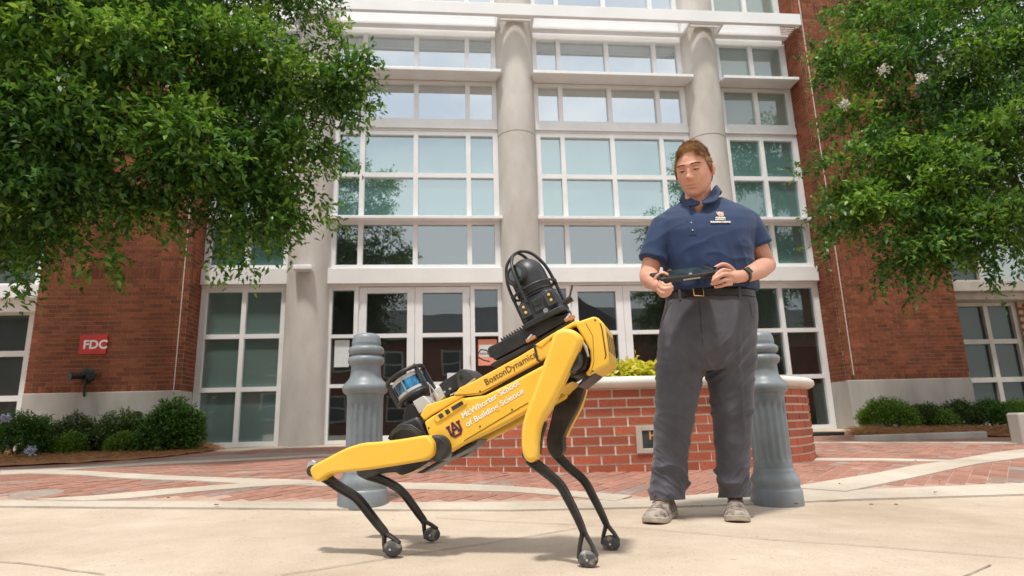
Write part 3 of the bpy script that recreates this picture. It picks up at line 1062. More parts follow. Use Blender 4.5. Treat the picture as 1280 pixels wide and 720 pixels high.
# wings beyond the piers
wb0, wb1 = at(20, 374, D - .3).z, at(20, 358, D - .3).z
x_l = pier_l_x0
window("window", -12.0, x_l + .02, BASE - .1, wb0 - .1, D, [x_l - .34, x_l - 1.7, x_l - 3.1, x_l - 4.6], [at(20, 498, D).z, at(20, 442, D).z], ['glass_dark'] * 3, fw=.09)
window("window", -12.0, x_l + .02, wb1 + .05, 7.5, D, [x_l - .34, x_l - 1.7, x_l - 3.1, x_l - 4.6], [wb1 + 1.5, wb1 + 3.0], ['glass_dark'] * 3, fw=.09)
MB(ROOT).box(-12, x_l + .07, D - .42, D + .1, wb0, wb1).build("white_band", 'white_panel', bld, bevel=.006)
MB(ROOT).box(-12, x_l + .06, D - .25, D + .1, wb0 - .2, wb0 - .002).build("white_soffit", 'white_panel', bld, bevel=.006)
x_r = pier_r_x1
rb0, rb1 = at(1235, 365, D - .3).z, at(1235, 352.5, D - .3).z
xr2 = at(1268, 378, D).x
window("window", x_r + .005, xr2, BASE, rb0 - .14, D, [at(1230, 378, D).x], [at(1230, 475, D).z, at(1230, 427, D).z], ['glass_dark'] * 3, fw=.09, mat='shaded_frame')
window("window", x_r + .005, xr2 + 3, rb1 + .04, 8.0, D, [at(1228, 350, D).x, xr2 + 1.2], [rb1 + 1.5, rb1 + 3.0], [['glass_dark', 'glass_blind', 'glass_dark']] * 3, fw=.09, mat='shaded_frame')
MB(ROOT).box(x_r - .03, 15, D - .40, D + .1, rb0, rb1).build("concrete_band", 'base_concrete', bld, bevel=.008)
MB(ROOT).box(x_r + .001, 15, D - .25, D + .1, rb0 - .13, rb0 - .002).build("concrete_soffit", 'base_concrete', bld, bevel=.008)
side_wall_items = []
z = .3; n = 0
MB(ROOT).box(xr2 + .004, 15, D - .05, D + .5, 0, rb0 - .14).build("side_wall", 'mortar', bld)
while z < rb0 - .2:
    x = xr2 + (.1 if n % 2 else 0)
    while x < 13:
        side_wall_items.append(((x + .1, D - .052, z + .03), (.192, .02, .0572), 0, 'p'))
        x += .203
    z += BP; n += 1
place_bricks(side_wall_items, bld, {'p': unit_brick('pier_brick')}, 0, "brick", "side_brickwork", None, ROOT, lambda t: 0)
# roof slab closing the top
MB(ROOT).box(-12, 15, D - .1, D + 8, 13.002, 13.4).build("roof", 'base_concrete', bld)

# things fixed to or hung on the front
p0, p1 = at(98, 443, PY - .02), at(135, 418, PY - .02)
fdc = empty("fire_sign", ((p0.x + p1.x) / 2, PY - .012, (p0.z + p1.z) / 2), 0, "red metal sign with white letters FDC on the left brick pier", "sign")
hw, hh = abs(p1.x - p0.x) / 2, abs(p1.z - p0.z) / 2
MB().box(-hw, hw, -.012, .004, -hh, hh).build("sign_plate", 'red_sign', fdc, bevel=.004)
text_obj("lettering", "FDC", hh * 1.22, 'print_white', fdc, frame_mtx((-hw * .74, -.0135, -hh * .43), (1, 0, 0), (0, 0, 1)), bold=.006)
pp = at(105, 469, PY - .1)
fc = empty("fire_hose_inlet", (pp.x, PY, pp.z), 0, "dark twin fire hose inlet sticking out of brick below the red sign", "fire hose inlet")
mb = MB(); mb.lathe([(.0, 0), (.11, 0), (.12, .012), (.10, .03), (.0, .03)], 20)
mb.v = [(x, -z, y) for x, y, z in mb.v]
mb.build("wall_plate", 'old_brass', fc, smooth=35)
for s_ in (-1, 1):
    mb = MB(); mb.tube([(s_ * .03, -.02, 0), (s_ * .09, -.10, -.01), (s_ * .13, -.17, -.015)], [.045, .05, .048], 14)
    pr_ = mb.build("inlet", 'old_brass', fc, smooth=40)
    mb = MB(); mb.tube([(s_ * .128, -.165, -.015), (s_ * .15, -.205, -.02)], [.058, .056], 14); mb.build("inlet_cap", 'old_brass', pr_, smooth=40)
mb = MB(); mb.tube([(0, -.03, -.02), (0, -.06, -.2), (0, -.03, -.32)], [.02, .02, .015], 10); mb.build("drain_pipe", 'old_brass', fc, smooth=40)
pp = at(172, 519, PY - .05)
vt = empty("wall_vent", (pp.x, PY - .022, pp.z), 0, "small round black vent pipe on the left concrete base above shrubs", "vent")
mb = MB(); mb.lathe([(.045, 0), (.062, 0), (.062, .05), (.045, .05)], 20, caps=False); mb.v = [(x, -z, y) for x, y, z in mb.v]; mb.build("pipe_rim", 'black_plastic', vt, smooth=40)
mb = MB(); mb.lathe([(0, .012), (.047, .012), (.047, .016), (0, .016)], 20); mb.v = [(x, -z, y) for x, y, z in mb.v]; mb.build("pipe_plug", 'old_brass', vt)
pp = at(379, 337.5, D - .42)
wl = empty("wall_lamp", (pp.x, D - .36, pp.z), 0, "small white flood lamp fixed on the left round column", "lamp")
MB().box(-.155, .155, -.14, .03, -.01, .075).build("lamp_housing", 'white_panel', wl, bevel=.015)
MB().box(-.13, .13, -.12, .01, -.018, -.011).build("lamp_lens", 'paper_white', wl)
MB().box(.03, .09, .02, .06, -.16, -.012).build("lamp_bracket", 'column_concrete', wl, bevel=.01)
# notices behind the glass
def notice(u0, v0, u1, v1, mat, label, Y=D + .052):
    a, b = at(u0, v1, Y), at(u1, v0, Y)
    n_ = empty("notice", ((a.x + b.x) / 2, Y, (a.z + b.z) / 2), 0, label, "notice")
    w, h = (b.x - a.x) / 2, (b.z - a.z) / 2
    MB().box(-w, w, -.003, .003, -h, h).build("sheet", mat, n_)
    return n_, w, h
notice(417.5, 425, 437, 459, 'paper_white', "blank white paper taped inside the left door side light")
n_, w, h = notice(598, 424, 621, 457, 'paper_salmon', "salmon paper notice on the side light behind the robot camera")
MB().box(-w * .86, w * .86, -.0045, -.0032, -.08, .13).build("pale_panel", 'paper_white', n_)
mb = MB()
for k in range(7):
    x = -w * .8 + k * w * .22
    mb.box(x, x + w * .15, -.0060, -.0048, -.045, -.005)
mb.build("print_marks", 'paper_print', n_)
notice(559, 466, 572, 478, 'paper_white', "small pale card in the right door glass above the sensor box")
# lamps inside the entrance
pp = at(505, 380, D + 2.2)
pd = empty("pendant_lamp", (pp.x, pp.y, pp.z), 0, "pale yellow dome lamp hanging inside the left doors", "lamp")
MB().lathe([(.05, .42), (.16, .36), (.24, .2), (.28, -.12), (.27, -.12), (.22, .18), (.05, .36)], 28, caps=False).build("lamp_shade", 'lamp_glass', pd, smooth=50)
MB().tube([(0, 0, .40), (0, 0, .62)], .012, 8).build("lamp_rod", 'dark_metal', pd)

# right edge: concrete pier in front of bushes
p = G(1290, 556)
cp = MB((p.x, p.y, zg(p.x, p.y)))
q0 = at(1261, 540, p.y + .16).x

cp.box(q0, q0 + .9, p.y, p.y + .16, zg(p.x, p.y) - .05, at(1270, 516, p.y).z)
o = cp.build("concrete_block", 'base_concrete', None, bevel=.02)
o.location = (p.x, p.y, zg(p.x, p.y))
tag(o, "low tan concrete block at the right edge in front of shrubs", "concrete block")
# rubber mat by the right window
a = G(1016, 545)
o = MB((a.x, a.y, a.z)).box(a.x - .35, a.x + .40, a.y - .15, a.y + .35, zg(a.x, a.y) + .004, zg(a.x, a.y) + .05).build("door_mat", 'mat_rubber', None, bevel=.01)
o.location = (a.x, a.y, a.z)
tag(o, "black rubber mat lying at the foot of the right window", "mat")

# ================================================================== PLANTER
PZ = .105
plr = empty("brick_planter", (PL_C[0], PL_C[1], PZ), 0, "oval red brick planter with pale stone coping behind the robot", "planter")
off = (PL_C[0], PL_C[1], PZ)
NC = 9; PC = .0668
def ell(t, da=0.0):
    return (PL_C[0] + (PL_A + da) * math.cos(t), PL_C[1] + (PL_B + da) * math.sin(t))
ts = np.linspace(0, 2 * math.pi, 4001)
pts = np.array([ell(t) for t in ts]); ln = np.concatenate([[0], np.cumsum(np.linalg.norm(np.diff(pts, axis=0), axis=1))])
per = ln[-1]; nb_ = int(round(per / .209)); step = per / nb_
core = MB(off)
core.loft([[(*ell(t, -.0045), z) for t in ts[:-1:50]] for z in (PZ - .08, PZ + NC * PC + .004)])
core.build("planter_core", 'planter_mortar', plr)
its = []
PLQ0, PLQ1 = at(793, 525, 4.56).x, at(852, 525, 4.56).x
for c in range(NC):
    for k in range(nb_):
        s0 = (k + (.5 if c % 2 else 0)) * step
        s_ = (s0 + step / 2) % per
        t = np.interp(s_, ln, ts)
        x, y = ell(t)
        tx, ty = -PL_A * math.sin(t), PL_B * math.cos(t)
        rz = math.atan2(ty, tx)
        nx, ny = ty, -tx; q = math.hypot(nx, ny); nx /= q; ny /= q
        pxu = 1.60
        blen = step - .0125 + random.uniform(-.001, .001)
        if 2 <= c <= 4 and y < PL_C[1]:
            a0, a1 = x - blen / 2, x + blen / 2
            if a1 > PLQ0 and a0 < PLQ1:
                if a0 < PLQ0 - .03: a1 = PLQ0 + .004
                elif a1 > PLQ1 + .03: a0 = PLQ1 - .004
                else: continue
                y += ((a0 + a1) / 2 - x) * math.tan(rz); x = (a0 + a1) / 2; blen = a1 - a0
        jut = random.uniform(-.0015, .002)
        its.append(((x - nx * (.012 - jut), y - ny * (.012 - jut), PZ + c * PC + PC / 2 - .0005), (blen - .002, .028, PC - .0145), rz, 'b'))
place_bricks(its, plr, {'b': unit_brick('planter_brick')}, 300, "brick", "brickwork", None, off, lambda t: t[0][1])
zc = PZ + NC * PC + .006
prof = [(-.34, zc), (.03, zc), (.055, zc + .012), (.07, zc + .035), (.066, zc + .062), (.045, zc + .08), (0, zc + .086), (-.30, zc + .084)]
cap = MB(off)
rings = [[(*ell(t, d_), z) for t in ts[:-1:40]] for d_, z in prof]
cap.loft(rings, caps=False, closed=True)
cap.build("coping", 'coping', plr, smooth=45)
so = MB(off); so.add([(*ell(t, -.3), zc + .03) for t in ts[:-1:40]], [tuple(range(100))]); so.build("soil", 'straw', plr)
# framed plaque let into the brick face
ta = np.interp(0, [0], [0])
pa, pb = at(793, 541, 4.56), at(852, 508.5, 4.56)
yq = PL_C[1] - PL_B * math.sqrt(max(0, 1 - ((pa.x + pb.x) / 2 - PL_C[0]) ** 2 / PL_A ** 2))
fm = MB(off)
x0, x1, z0, z1 = pa.x, pb.x, PZ + 2 * PC - .0, PZ + 5 * PC - .004
for bx in ((x0, x0 + .045, z0, z1), (x1 - .045, x1, z0, z1), (x0 + .045, x1 - .045, z0 + .001, z0 + .035), (x0 + .045, x1 - .045, z1 - .035, z1 - .001)):
    fm.box(bx[0], bx[1], yq - .014, yq + .05, bx[2], bx[3])
pf = fm.build("plaque_frame", 'band_concrete', plr, bevel=.003)
MB(off).box(x0 + .04, x1 - .04, yq - .006, yq + .03, z0 + .03, z1 - .03).build("plaque", 'plaque_metal', pf)
text_obj("lettering", "HO", .082, 'plaque_letter', pf, frame_mtx((x0 + .095 - off[0], yq - .0072 - off[1], (z0 + z1) / 2 - .0 - off[2]), (1, 0, 0), (0, 0, 1)), bold=.0025, spacing=1.1)

# golden plants in the planter
def mound(name, c, rx, ry, rz, n, nl, leaf, mat, label, cat, group=None, stems=6, spread=.75, low=-.25, seed=0, lump=.18, rot=0):
    r_ = np.random.default_rng(seed)
    u = r_.normal(size=(n, 3)); u /= np.linalg.norm(u, axis=1, keepdims=True)
    u[:, 2] = np.where(u[:, 2] < low, -u[:, 2] * .6, u[:, 2])
    f = r_.uniform(.62, 1.0, n) ** .5
    lumpf = np.array([1 + lump * noise.noise(Vector(tuple(q * 2.4 + seed))) + lump * .7 * noise.noise(Vector(tuple(q * 5.1 - seed))) for q in u])
    P = u * (f * lumpf)[:, None] * np.array([rx, ry, rz]) + np.array([c[0], c[1], c[2] + rz * .45 if low < 0 else c[2]])
    root = empty(name, c, 0, label, cat, group)
    Dv = u + r_.normal(size=(n, 3)) * .45 + np.array([0, 0, .35])
    foliage("foliage", root, mat, P, Dv, nl, leaf, off=c, droop=.1, spread=spread)
    st = MB()
    for k in range(stems):
        a = r_.uniform(0, 6.28); q = r_.uniform(.2, .6)
        st.tube([(0, 0, -.03), (math.cos(a) * rx * q * .5, math.sin(a) * ry * q * .5, rz * .5), (math.cos(a) * rx * q, math.sin(a) * ry * q, rz * 1.0)], [.012, .009, .004], 5)
    st.build("stem", 'bark', root)
    return root
for i, (u, v, rr, h, lab) in enumerate(((770, 466, .13, .058, "low yellow green plant in the planter right of the robot head"), (800, 465, .10, .095, "taller golden plant in the planter beside the man's leg"),
                                        (815, 467, .10, .06, "golden plant in the planter partly hidden by the man's thigh"), (757, 469, .07, .05, "small lime plant at the coping under the robot head"),
                                        (785, 467, .12, .06, "low golden plant in the planter between two taller clumps"))):
    p = at(u, v, 4.78)
    mound("golden_plant", (p.x, 4.78 + .05 * (i % 2), zc + .04), rr, .14, h, 110, 5, (.05, .028), 'leaf_gold', lab, "plant", "golden plants in the planter", seed=20 + i, lump=.35)

# ================================================================== BOLLARDS
def bollard(cx, cy, label):
    z0 = zg(cx, cy)
    root = empty("bollard", (cx, cy, z0), 0, label, "bollard", "grey fluted bollards")
    k = .958 / 220.0                    # metres per photograph pixel of the drawing
    def rz(l): return [(r_ * k, (220 - y) * k) for r_, y in l]
    base = [(0, 221), (31.5, 221), (31.8, 219), (31.3, 203), (30.6, 201), (29.5, 200), (29.3, 198), (29.6, 196), (30, 193.5), (29.4, 189), (27.6, 185), (25.6, 182), (25.1, 180), (25.1, 178), (24.0, 176.5), (23.4, 174), (0, 174)]
    MB().lathe(rz(base)[::-1], 48).build("base", 'bollard_paint', root, smooth=40)
    n = 144
    def flute(r_, z, a):
        y = 220 - z / k
        e = min(1, max(0, (y - 91) / 5)) * min(1, max(0, (168 - y) / 5))
        f = (a * 16 / (2 * math.pi)) % 1.0
        d = max(0, 1 - ((f - .5) / .30) ** 2)
        return r_ - .0085 * (d ** .6) * e
    ys = [174.5, 171, 168, 166, 164, 160, 150, 130, 110, 99, 95, 93, 91, 89, 86, 84]
    shaft = [(23.4 if y < 172 else 23.8, y) for y in ys]
    MB().lathe(rz(shaft), n, fn=flute).build("fluted_shaft", 'bollard_paint', root, smooth=50)
    head = [(0, 85), (23.5, 85), (24.0, 83), (24.2, 81.5), (26.2, 80.5), (28.6, 78), (29.7, 74.5), (29.8, 71.5), (28.6, 69), (27.2, 67.5), (26.0, 66), (23.4, 63.5), (21.0, 60), (19.9, 56), (19.5, 50), (19.3, 45), (19.8, 43.5), (21.8, 42), (23.4, 39.5), (23.9, 36.5), (23.2, 33.5), (21, 31.6), (19.2, 30.8),
            (19.0, 30), (20.8, 28.8), (22.8, 26.5), (23.4, 23.5), (22.7, 20.5), (20.6, 18.6), (19, 18), (18.9, 16), (19.2, 14.5), (19.1, 12.5), (18.6, 11), (18.4, 8), (17.0, 4), (14, 1.5), (9, .3), (0, 0)]
    MB().lathe(rz(head), 48).build("turned_cap", 'bollard_paint', root, smooth=40)
    return root
bollard(-.505, 3.65, "grey fluted metal bollard standing behind the robot's hind legs")
pr_b = at(961, 622, 3.5)
bollard(1.775, 3.43, "grey fluted metal bollard half hidden behind the man's leg")

# ================================================================== ROBOT
RO = Vector((.169, 2.33, .025))
RYAW = -R(20.6)
rob = empty("robot_dog", RO, RYAW, "yellow and black four-legged robot tilted nose up with sensors on its back", "robot")
_c, _s = math.cos(-RYAW), math.sin(-RYAW)
def toloc(p):
    q = p - RO
    return Vector((q.x * _c - q.y * _s, q.x * _s + q.y * _c, q.z))
CAML = toloc(CO)
def rp(u, v, c):
    """robot-space point of the side plane y = c (c < 0 is the side facing the photographer)"""
    d = ray(u, v)
    dl = Vector((d.x * _c - d.y * _s, d.x * _s + d.y * _c, d.z))
    t = (c - CAML.y) / dl.y
    return CAML + dl * t
def plate(name, px, c0, c1, mat, parent, bevel=.006, seg=3, smooth_k=0, plane=None, sm=35):
    pl_ = c0 if plane is None else plane
    P = [rp(u, v, pl_) for u, v in (smooth_poly(px, smooth_k) if smooth_k else px)]
    mb = MB()
    mb.prism([(p.x, c0, p.z) for p in P], [(p.x, c1, p.z) for p in P])
    return mb.build(name, mat, parent, smooth=sm, bevel=bevel, seg=seg)
# body frame along its sloping back
b0, b1 = rp(572, 487, -.11), rp(721, 401, -.11)
ex = Vector((b1.x - b0.x, 0, b1.z - b0.z)).normalized()
ez = Vector((-ex.z, 0, ex.x))
def BF(o, x, y, z): return o + ex * x + Vector((0, y, 0)) + ez * z

# chassis and shells
plate("chassis", [(536, 520), (560, 498), (600, 478), (668, 438), (716, 408), (733, 415), (741, 445), (733, 462), (655, 503), (585, 543), (556, 560), (543, 548)], -.098, .098, 'black_plastic', rob, bevel=.012, plane=-.10)
side_px = [(529.5, 527), (541, 519.5), (566, 505.5), (579, 497.5), (594, 495.5), (606, 494), (640, 477), (678, 456.5), (690, 452), (698, 470), (694, 495), (655, 517), (620, 536), (580, 555.5), (560, 567.5), (546, 575.5), (543, 568), (539.5, 553), (534, 541)]
for c0, c1 in ((-.128, -.09), (.09, .128)):
    sp_ = plate("side_panel", side_px, c0, c1, 'robot_yellow', rob, bevel=.010, seg=4, plane=c0 if c0 < 0 else -.128)
    if c0 < 0: side_near = sp_
# panel seam and lower rail on the near side
P = [rp(u, v, -.1285) for u, v in ((580, 551), (620, 527), (660, 503.5))]
mb = MB(); mb.tube(P, .0013, 6); mb.build("panel_seam", 'print_dark', side_near)
plate("belly_module", [(520, 591), (528, 587), (546, 577), (572, 562), (598, 549), (594, 556), (578, 565), (560, 574), (527, 592)], -.09, .03, 'black_plastic', rob, bevel=.004, plane=-.09)
plate("upper_shell", [(566, 494.5), (574, 484.5), (594, 475), (650, 444.5), (672, 431), (688, 421.5), (694, 441), (672.5, 453), (640, 470.5), (608, 489), (600, 493.5), (586, 494.5)], -.122, .122, 'robot_yellow_light', rob, bevel=.007, seg=4, plane=-.122)
plate("rear_shell", [(524.5, 519), (533, 506), (548, 501.5), (564, 495.5), (580, 492.5), (578, 496.5), (566, 503), (552, 511.5), (541, 517.5), (530, 525.5)], -.122, .122, 'robot_yellow', rob, bevel=.005, seg=3, plane=-.122)
plate("front_bridge", [(668, 431), (690, 417), (721, 399.5), (730, 404), (716, 408.5), (690, 423), (676, 436)], -.125, .125, 'robot_yellow', rob, bevel=.005, seg=3, plane=-.125)
# front shroud with its air slot
sh_px = [(716, 404), (726, 400.5), (742.5, 395), (748, 397.5), (755.5, 405), (758.5, 425), (761.5, 449), (760, 456), (750, 461), (735, 470.5), (731, 466), (737, 460), (738.5, 450), (737, 438), (727, 419.5), (720, 407.5)]
fs_ = plate("front_shroud", sh_px, -.128, .128, 'robot_yellow', rob, bevel=.016, seg=4, plane=-.128)
# end panel with slots on the nose: recessed dark strips
n0, n1 = rp(755.5, 405, -.128), rp(761.5, 449, -.128)
nd = (n1 - n0).normalized(); nn_ = Vector((-nd.z, 0, nd.x)); nn_ = nn_ if nn_.x > 0 else -nn_
for yy in (-.085, -.03, .03, .085):
    a, b = n0 + nd * .025, n1 - nd * .03
    mb = MB()
    q = []
    for p in (a, b):
        for dy in (-.012, .012):
            for dn in (-.004, .0016):
                q.append(Vector((p.x, yy + dy, p.z)) + nn_ * dn)
    mb.hexa(q); mb.build("air_slot", 'print_dark', fs_)
a, b = rp(751, 407, -.1285), rp(757, 446, -.1285)
mb = MB(); mb.tube([rp(750, 404, -.127), rp(752.5, 411, -.1285), rp(757.5, 444, -.1285), rp(756, 449, -.127)], .0022, 6); mb.build("slot_edge", 'print_dark', fs_)
plate("nose_underside", [(723, 480), (733, 468), (746, 463.5), (741, 469), (722, 484)], -.11, .11, 'dark_metal', rob, bevel=.003, plane=-.11)
plate("lower_fairing", [(700, 492), (702, 482), (716, 476.5), (704, 487)], -.118, .06, 'robot_yellow', rob, bevel=.003, plane=-.118)
# control panel on the rear side
cpnl = plate("control_panel", smooth_poly([(543, 524), (545, 518), (576, 498.5), (581, 499.5), (583, 503), (580, 507), (552, 525), (546, 527)], 3), -.1325, -.12, 'robot_yellow', rob, bevel=.0022, plane=-.1325)
for px in ([(547, 519), (552, 516), (555, 520.5), (550, 523.5)], [(555.5, 513.5), (560, 511), (563, 515.5), (558.5, 518.5)], [(563.5, 509), (577, 501), (579.5, 505), (566, 513.5)]):
    plate("button", px, -.1345, -.13, 'dark_metal', cpnl, bevel=.001, plane=-.1345)
# strap at the front of the upper shell
mb = MB(); mb.tube([rp(667.5, 430, -.1235), rp(669, 436, -.1245), rp(672, 450, -.1245), rp(676, 452, -.1245)], .004, 8); mb.build("strap", 'black_plastic', rob, smooth=40)

# lettering
def ontext(name, body, u0, v0, u1, v1, c, hpx, mat, parent, bold=0.0, spacing=1.0):
    a, b = rp(u0, v0, c), rp(u1, v1, c)
    e = (b - a); L_ = e.length; e.normalize()
    up_ = Vector((-e.z, 0, e.x))
    cu = bpy.data.curves.new("t", 'FONT'); cu.body = body; cu.size = 1; cu.space_character = spacing
    t_ = bpy.data.objects.new("t", cu); COL.objects.link(t_)
    bpy.context.view_layer.update()
    w = t_.dimensions.x; bpy.data.objects.remove(t_)
    sc = L_ / w
    m = frame_mtx(a, e, up_)
    hsc = (rp(u0, v0 - hpx, c) - a).length / .72      # cap height
    m = m @ Matrix.Diagonal((sc, hsc * .98, 1, 1))
    o = text_obj(name, body, 1.0, mat, parent, m, bold=bold, extrude=.0005, spacing=spacing)
    return o
ontext("lettering", "BostonDynamics", 607.5, 482, 670, 446.2, -.1229, 8.5, 'print_dark', rob)
ontext("lettering", "McWhorter School", 578.5, 523.5, 648.5, 481.5, -.1290, 7.6, 'print_white', rob, bold=.018)
ontext("lettering", "of Building Science", 583.5, 534, 655, 491, -.1290, 7.2, 'print_white', rob, bold=.018)
# interlocked monogram
def mono(strokes, w, y0, y1, mat, name, parent, grow):
    mb = MB()
    for (xa, za, xb, zb_) in strokes:
        a = Vector((xa, 0, za)); b = Vector((xb, 0, zb_)); d_ = (b - a).normalized(); n_ = Vector((-d_.z, 0, d_.x))
        a2, b2 = a - d_ * grow, b + d_ * grow
        q = [a2 + n_ * (w / 2 + grow), a2 - n_ * (w / 2 + grow), b2 - n_ * (w / 2 + grow), b2 + n_ * (w / 2 + grow)]
        o_ = rp(569, 537, -.129)
        jit = random.uniform(-.00008, .00008)
        mk = lambda p, y: o_ + ex * p.x + ez * p.z + Vector((0, y + jit, 0))
        mb.prism([mk(p, y0) for p in q], [mk(p, y1) for p in q])
    return mb.build(name, mat, parent)
us = [(-.021, .020, -.021, -.010), (.021, .020, .021, -.010), (-.021, -.010, -.012, -.021), (.021, -.010, .012, -.021), (-.013, -.0215, .013, -.0215), (-.028, .0195, -.014, .0195), (.014, .0195, .028, .0195)]
as_ = [(-.013, -.010, 0, .027), (.013, -.010, 0, .027), (-.009, .001, .009, .001), (-.019, -.0105, -.007, -.0105), (.007, -.0105, .019, -.0105)]
mono(us + as_, .0078, -.0004, .001, 'logo_orange', "monogram_outline", side_near, .0011)
mono(us + as_, .0068, -.0010, .0005, 'logo_navy', "monogram", side_near, 0)

# legs
def leg(thigh, c0, c1, mat, beam, apex, footc, fr, cb, knee, k=4, flip=False, inner=None, plane=None):
    top = plate("leg", thigh, c0, c1, mat, rob, bevel=.02, seg=5, smooth_k=k, plane=plane, sm=60)
    B = [rp(u, v, cb) for u, v in beam]
    lw = MB()
    x_ = smooth_poly([(p.x, p.z) for p in B], 4, closed=False)
    n = len(x_)
    rad = [.0195 - .0080 * min(1, i / n * 1.15) for i in range(n)]
    nrm2 = []
    for i in range(n):
        a_, b_ = np.array(x_[max(0, i - 1)]), np.array(x_[min(n - 1, i + 1)])
        t_ = (b_ - a_) / np.linalg.norm(b_ - a_); nrm2.append(np.array([-t_[1], t_[0]]))
    for i in range(n - 1):
        pass
    def sec(i, w, y):
        c_ = np.array(x_[i]); return [c_ + nrm2[i] * w, c_ - nrm2[i] * w]
    rings = []
    for i in range(n):
        c_ = np.array(x_[i]); w = rad[i]; h_ = .0145 if i else .012
        pr = [(-w, -h_ * .45), (-w * .8, -h_), (-w * .45, -h_), (-w * .35, -h_ * .70), (w * .35, -h_ * .70), (w * .45, -h_), (w * .8, -h_), (w, -h_ * .45), (w, h_ * .45), (w * .8, h_), (w * .45, h_), (w * .35, h_ * .70), (-w * .35, h_ * .70), (-w * .45, h_), (-w * .8, h_), (-w, h_ * .45)]
        rings.append([(c_[0] + nrm2[i][0] * a_, cb + b_, c_[1] + nrm2[i][1] * a_) for a_, b_ in pr])
    lw.loft(rings)
    fc_ = rp(footc[0], footc[1], cb)
    ap = rp(apex[0], apex[1], cb)
    d_ = (fc_ - ap).normalized(); s_ = Vector((-d_.z, 0, d_.x))
    end = B[-1]
    for sg in (-1, 1):
        e_ = fc_ + s_ * sg * fr * .86 + d_ * fr * -.20
        st = end + s_ * sg * .0055 + d_ * .004
        md = (st + e_) / 2 + s_ * sg * fr * .06
        lw.tube([end - d_ * .03, end - d_ * .008 + s_ * sg * .002, st, md, e_, fc_ + s_ * sg * fr * .62 + d_ * fr * .15], [.0075, .0082, .0082, .0074, .0078, .0068], 10, flat=1.5)
    lo_ = lw.build("lower_leg", 'leg_black', top, smooth=32)
    # rib lines on the upper beam
    rb = MB()
    for j in range(2, 8, 2):
        a, b = x_[j], x_[j + 1]
        rb.tube([(a[0] - .010, cb - .0125, a[1] - .004), (b[0] + .008, cb - .0125, b[1] + .004)], .0022, 5)
    rb.build("rib", 'dark_metal', lo_)
    ft = MB()
    rings = []
    for i in range(13):
        a = math.pi * i / 12
        yy = -math.cos(a) * .021; r_ = max(.0006, fr * (math.sin(a) ** .55))
        rings.append([(fc_.x + r_ * math.cos(q), fc_.y + yy, fc_.z + r_ * .82 * math.sin(q)) for q in np.linspace(0, 2 * math.pi, 25)[:-1]])
    ft.loft(rings)
    ft.build("foot", 'foot_rubber', top, smooth=70)
    bt = MB(); bt.lathe([(0, 0), (.004, 0), (.004, .003), (0, .003)], 10)
    bt.v = [(x + fc_.x, -z + fc_.y - .0205, y + fc_.z) for x, y, z in bt.v]
    bt.build("foot_bolt", 'silver', top)
    kn = MB()
    kp = rp(knee[0], knee[1], cb)
    kn.lathe([(0, -.030), (.017, -.030), (.021, -.024), (.021, .024), (.017, .030), (0, .030)], 20)
    kn.v = [(x + kp.x, z + kp.y, y + kp.z) for x, y, z in kn.v]
    kn.build("knee_joint", 'dark_metal', top, smooth=40)
    return top
near_front = [(695, 413), (705, 410), (717, 412.5), (726, 421), (723.5, 434), (711, 462), (697, 491), (687, 510), (679, 523), (674, 536), (671.5, 552), (671, 565), (669.5, 574), (663, 578.5), (656, 575), (652, 566), (650.5, 551), (653, 526), (667, 487), (680, 450), (689.5, 421)]
near_hind = [(387, 591), (389, 583), (404, 574.5), (429, 561.5), (452, 554), (470, 552.5), (500, 549), (528, 544.5), (534.5, 546), (540, 553.5), (541, 564), (538, 571.5), (527, 576.5), (505, 580.5), (480, 584.5), (455, 588), (432, 590), (413.5, 592.5), (405, 597), (399, 601.5), (393, 601.5)]
far_front = [(697, 490), (703, 484), (727, 484), (731, 490), (723, 512), (711, 535), (706, 547), (706, 562), (702, 571), (695, 571), (688, 565), (685, 551), (688, 535), (694, 510)]
far_hind = [(452, 590), (458, 582), (470, 575), (500, 565), (538, 556), (546, 564), (540, 576), (520, 588.5), (505, 593), (498, 590), (480, 591.5), (468, 596), (458, 597)]
l1 = leg(near_front, -.205, -.128, 'robot_yellow', [(661, 573), (669, 580), (682, 590), (700, 606), (712, 627), (721, 645), (727, 659), (729.5, 666)], (731, 675), (735, 698.5), .0335, -.146, (662, 568))
l2 = leg(near_hind, -.205, -.132, 'robot_yellow', [(397, 592), (408, 597.5), (426, 610), (446, 622.5), (462, 642), (473, 656), (479, 663), (481.5, 667)], (483, 667), (491, 685.5), .034, -.146, (394, 588))
l3 = leg(far_front, .115, .185, 'leg_black', [(692, 563), (697, 570), (712, 585), (730, 601), (742, 622), (751, 640), (756.5, 652), (758.5, 657)], (759, 660), (763.5, 679), .034, .146, (694, 560), plane=.146)
l4 = leg(far_hind, .115, .185, 'leg_black', [(452, 590), (462, 595), (484, 602.5), (502, 614), (517, 633), (524, 643), (528.5, 649), (530.5, 652.5)], (531, 654), (540, 668), .033, .146, (455, 589), plane=.146)
# outer yellow shells of the far legs, and knee pieces on the near side
plate("leg_shell", [(727, 482), (735, 482), (728, 508), (714, 534), (708, 548), (704, 546), (712, 530), (722, 505)], .17, .205, 'robot_yellow', rob, bevel=.006, plane=.17)
plate("leg_shell", [(488, 585), (500, 580), (530, 577), (519, 588.5), (502, 595), (496, 592)], .12, .16, 'robot_yellow', rob, bevel=.004, plane=.12)
mb = MB(); kp = rp(390, 584, -.146)
mb.lathe([(0, -.012), (.017, -.012), (.020, -.008), (.020, .008), (.017, .012), (0, .012)], 20); mb.v = [(x + kp.x - .004, z + kp.y + .012, y + kp.z + .006) for x, y, z in mb.v]
mb.build("knee_cap", 'silver', l2, smooth=40)
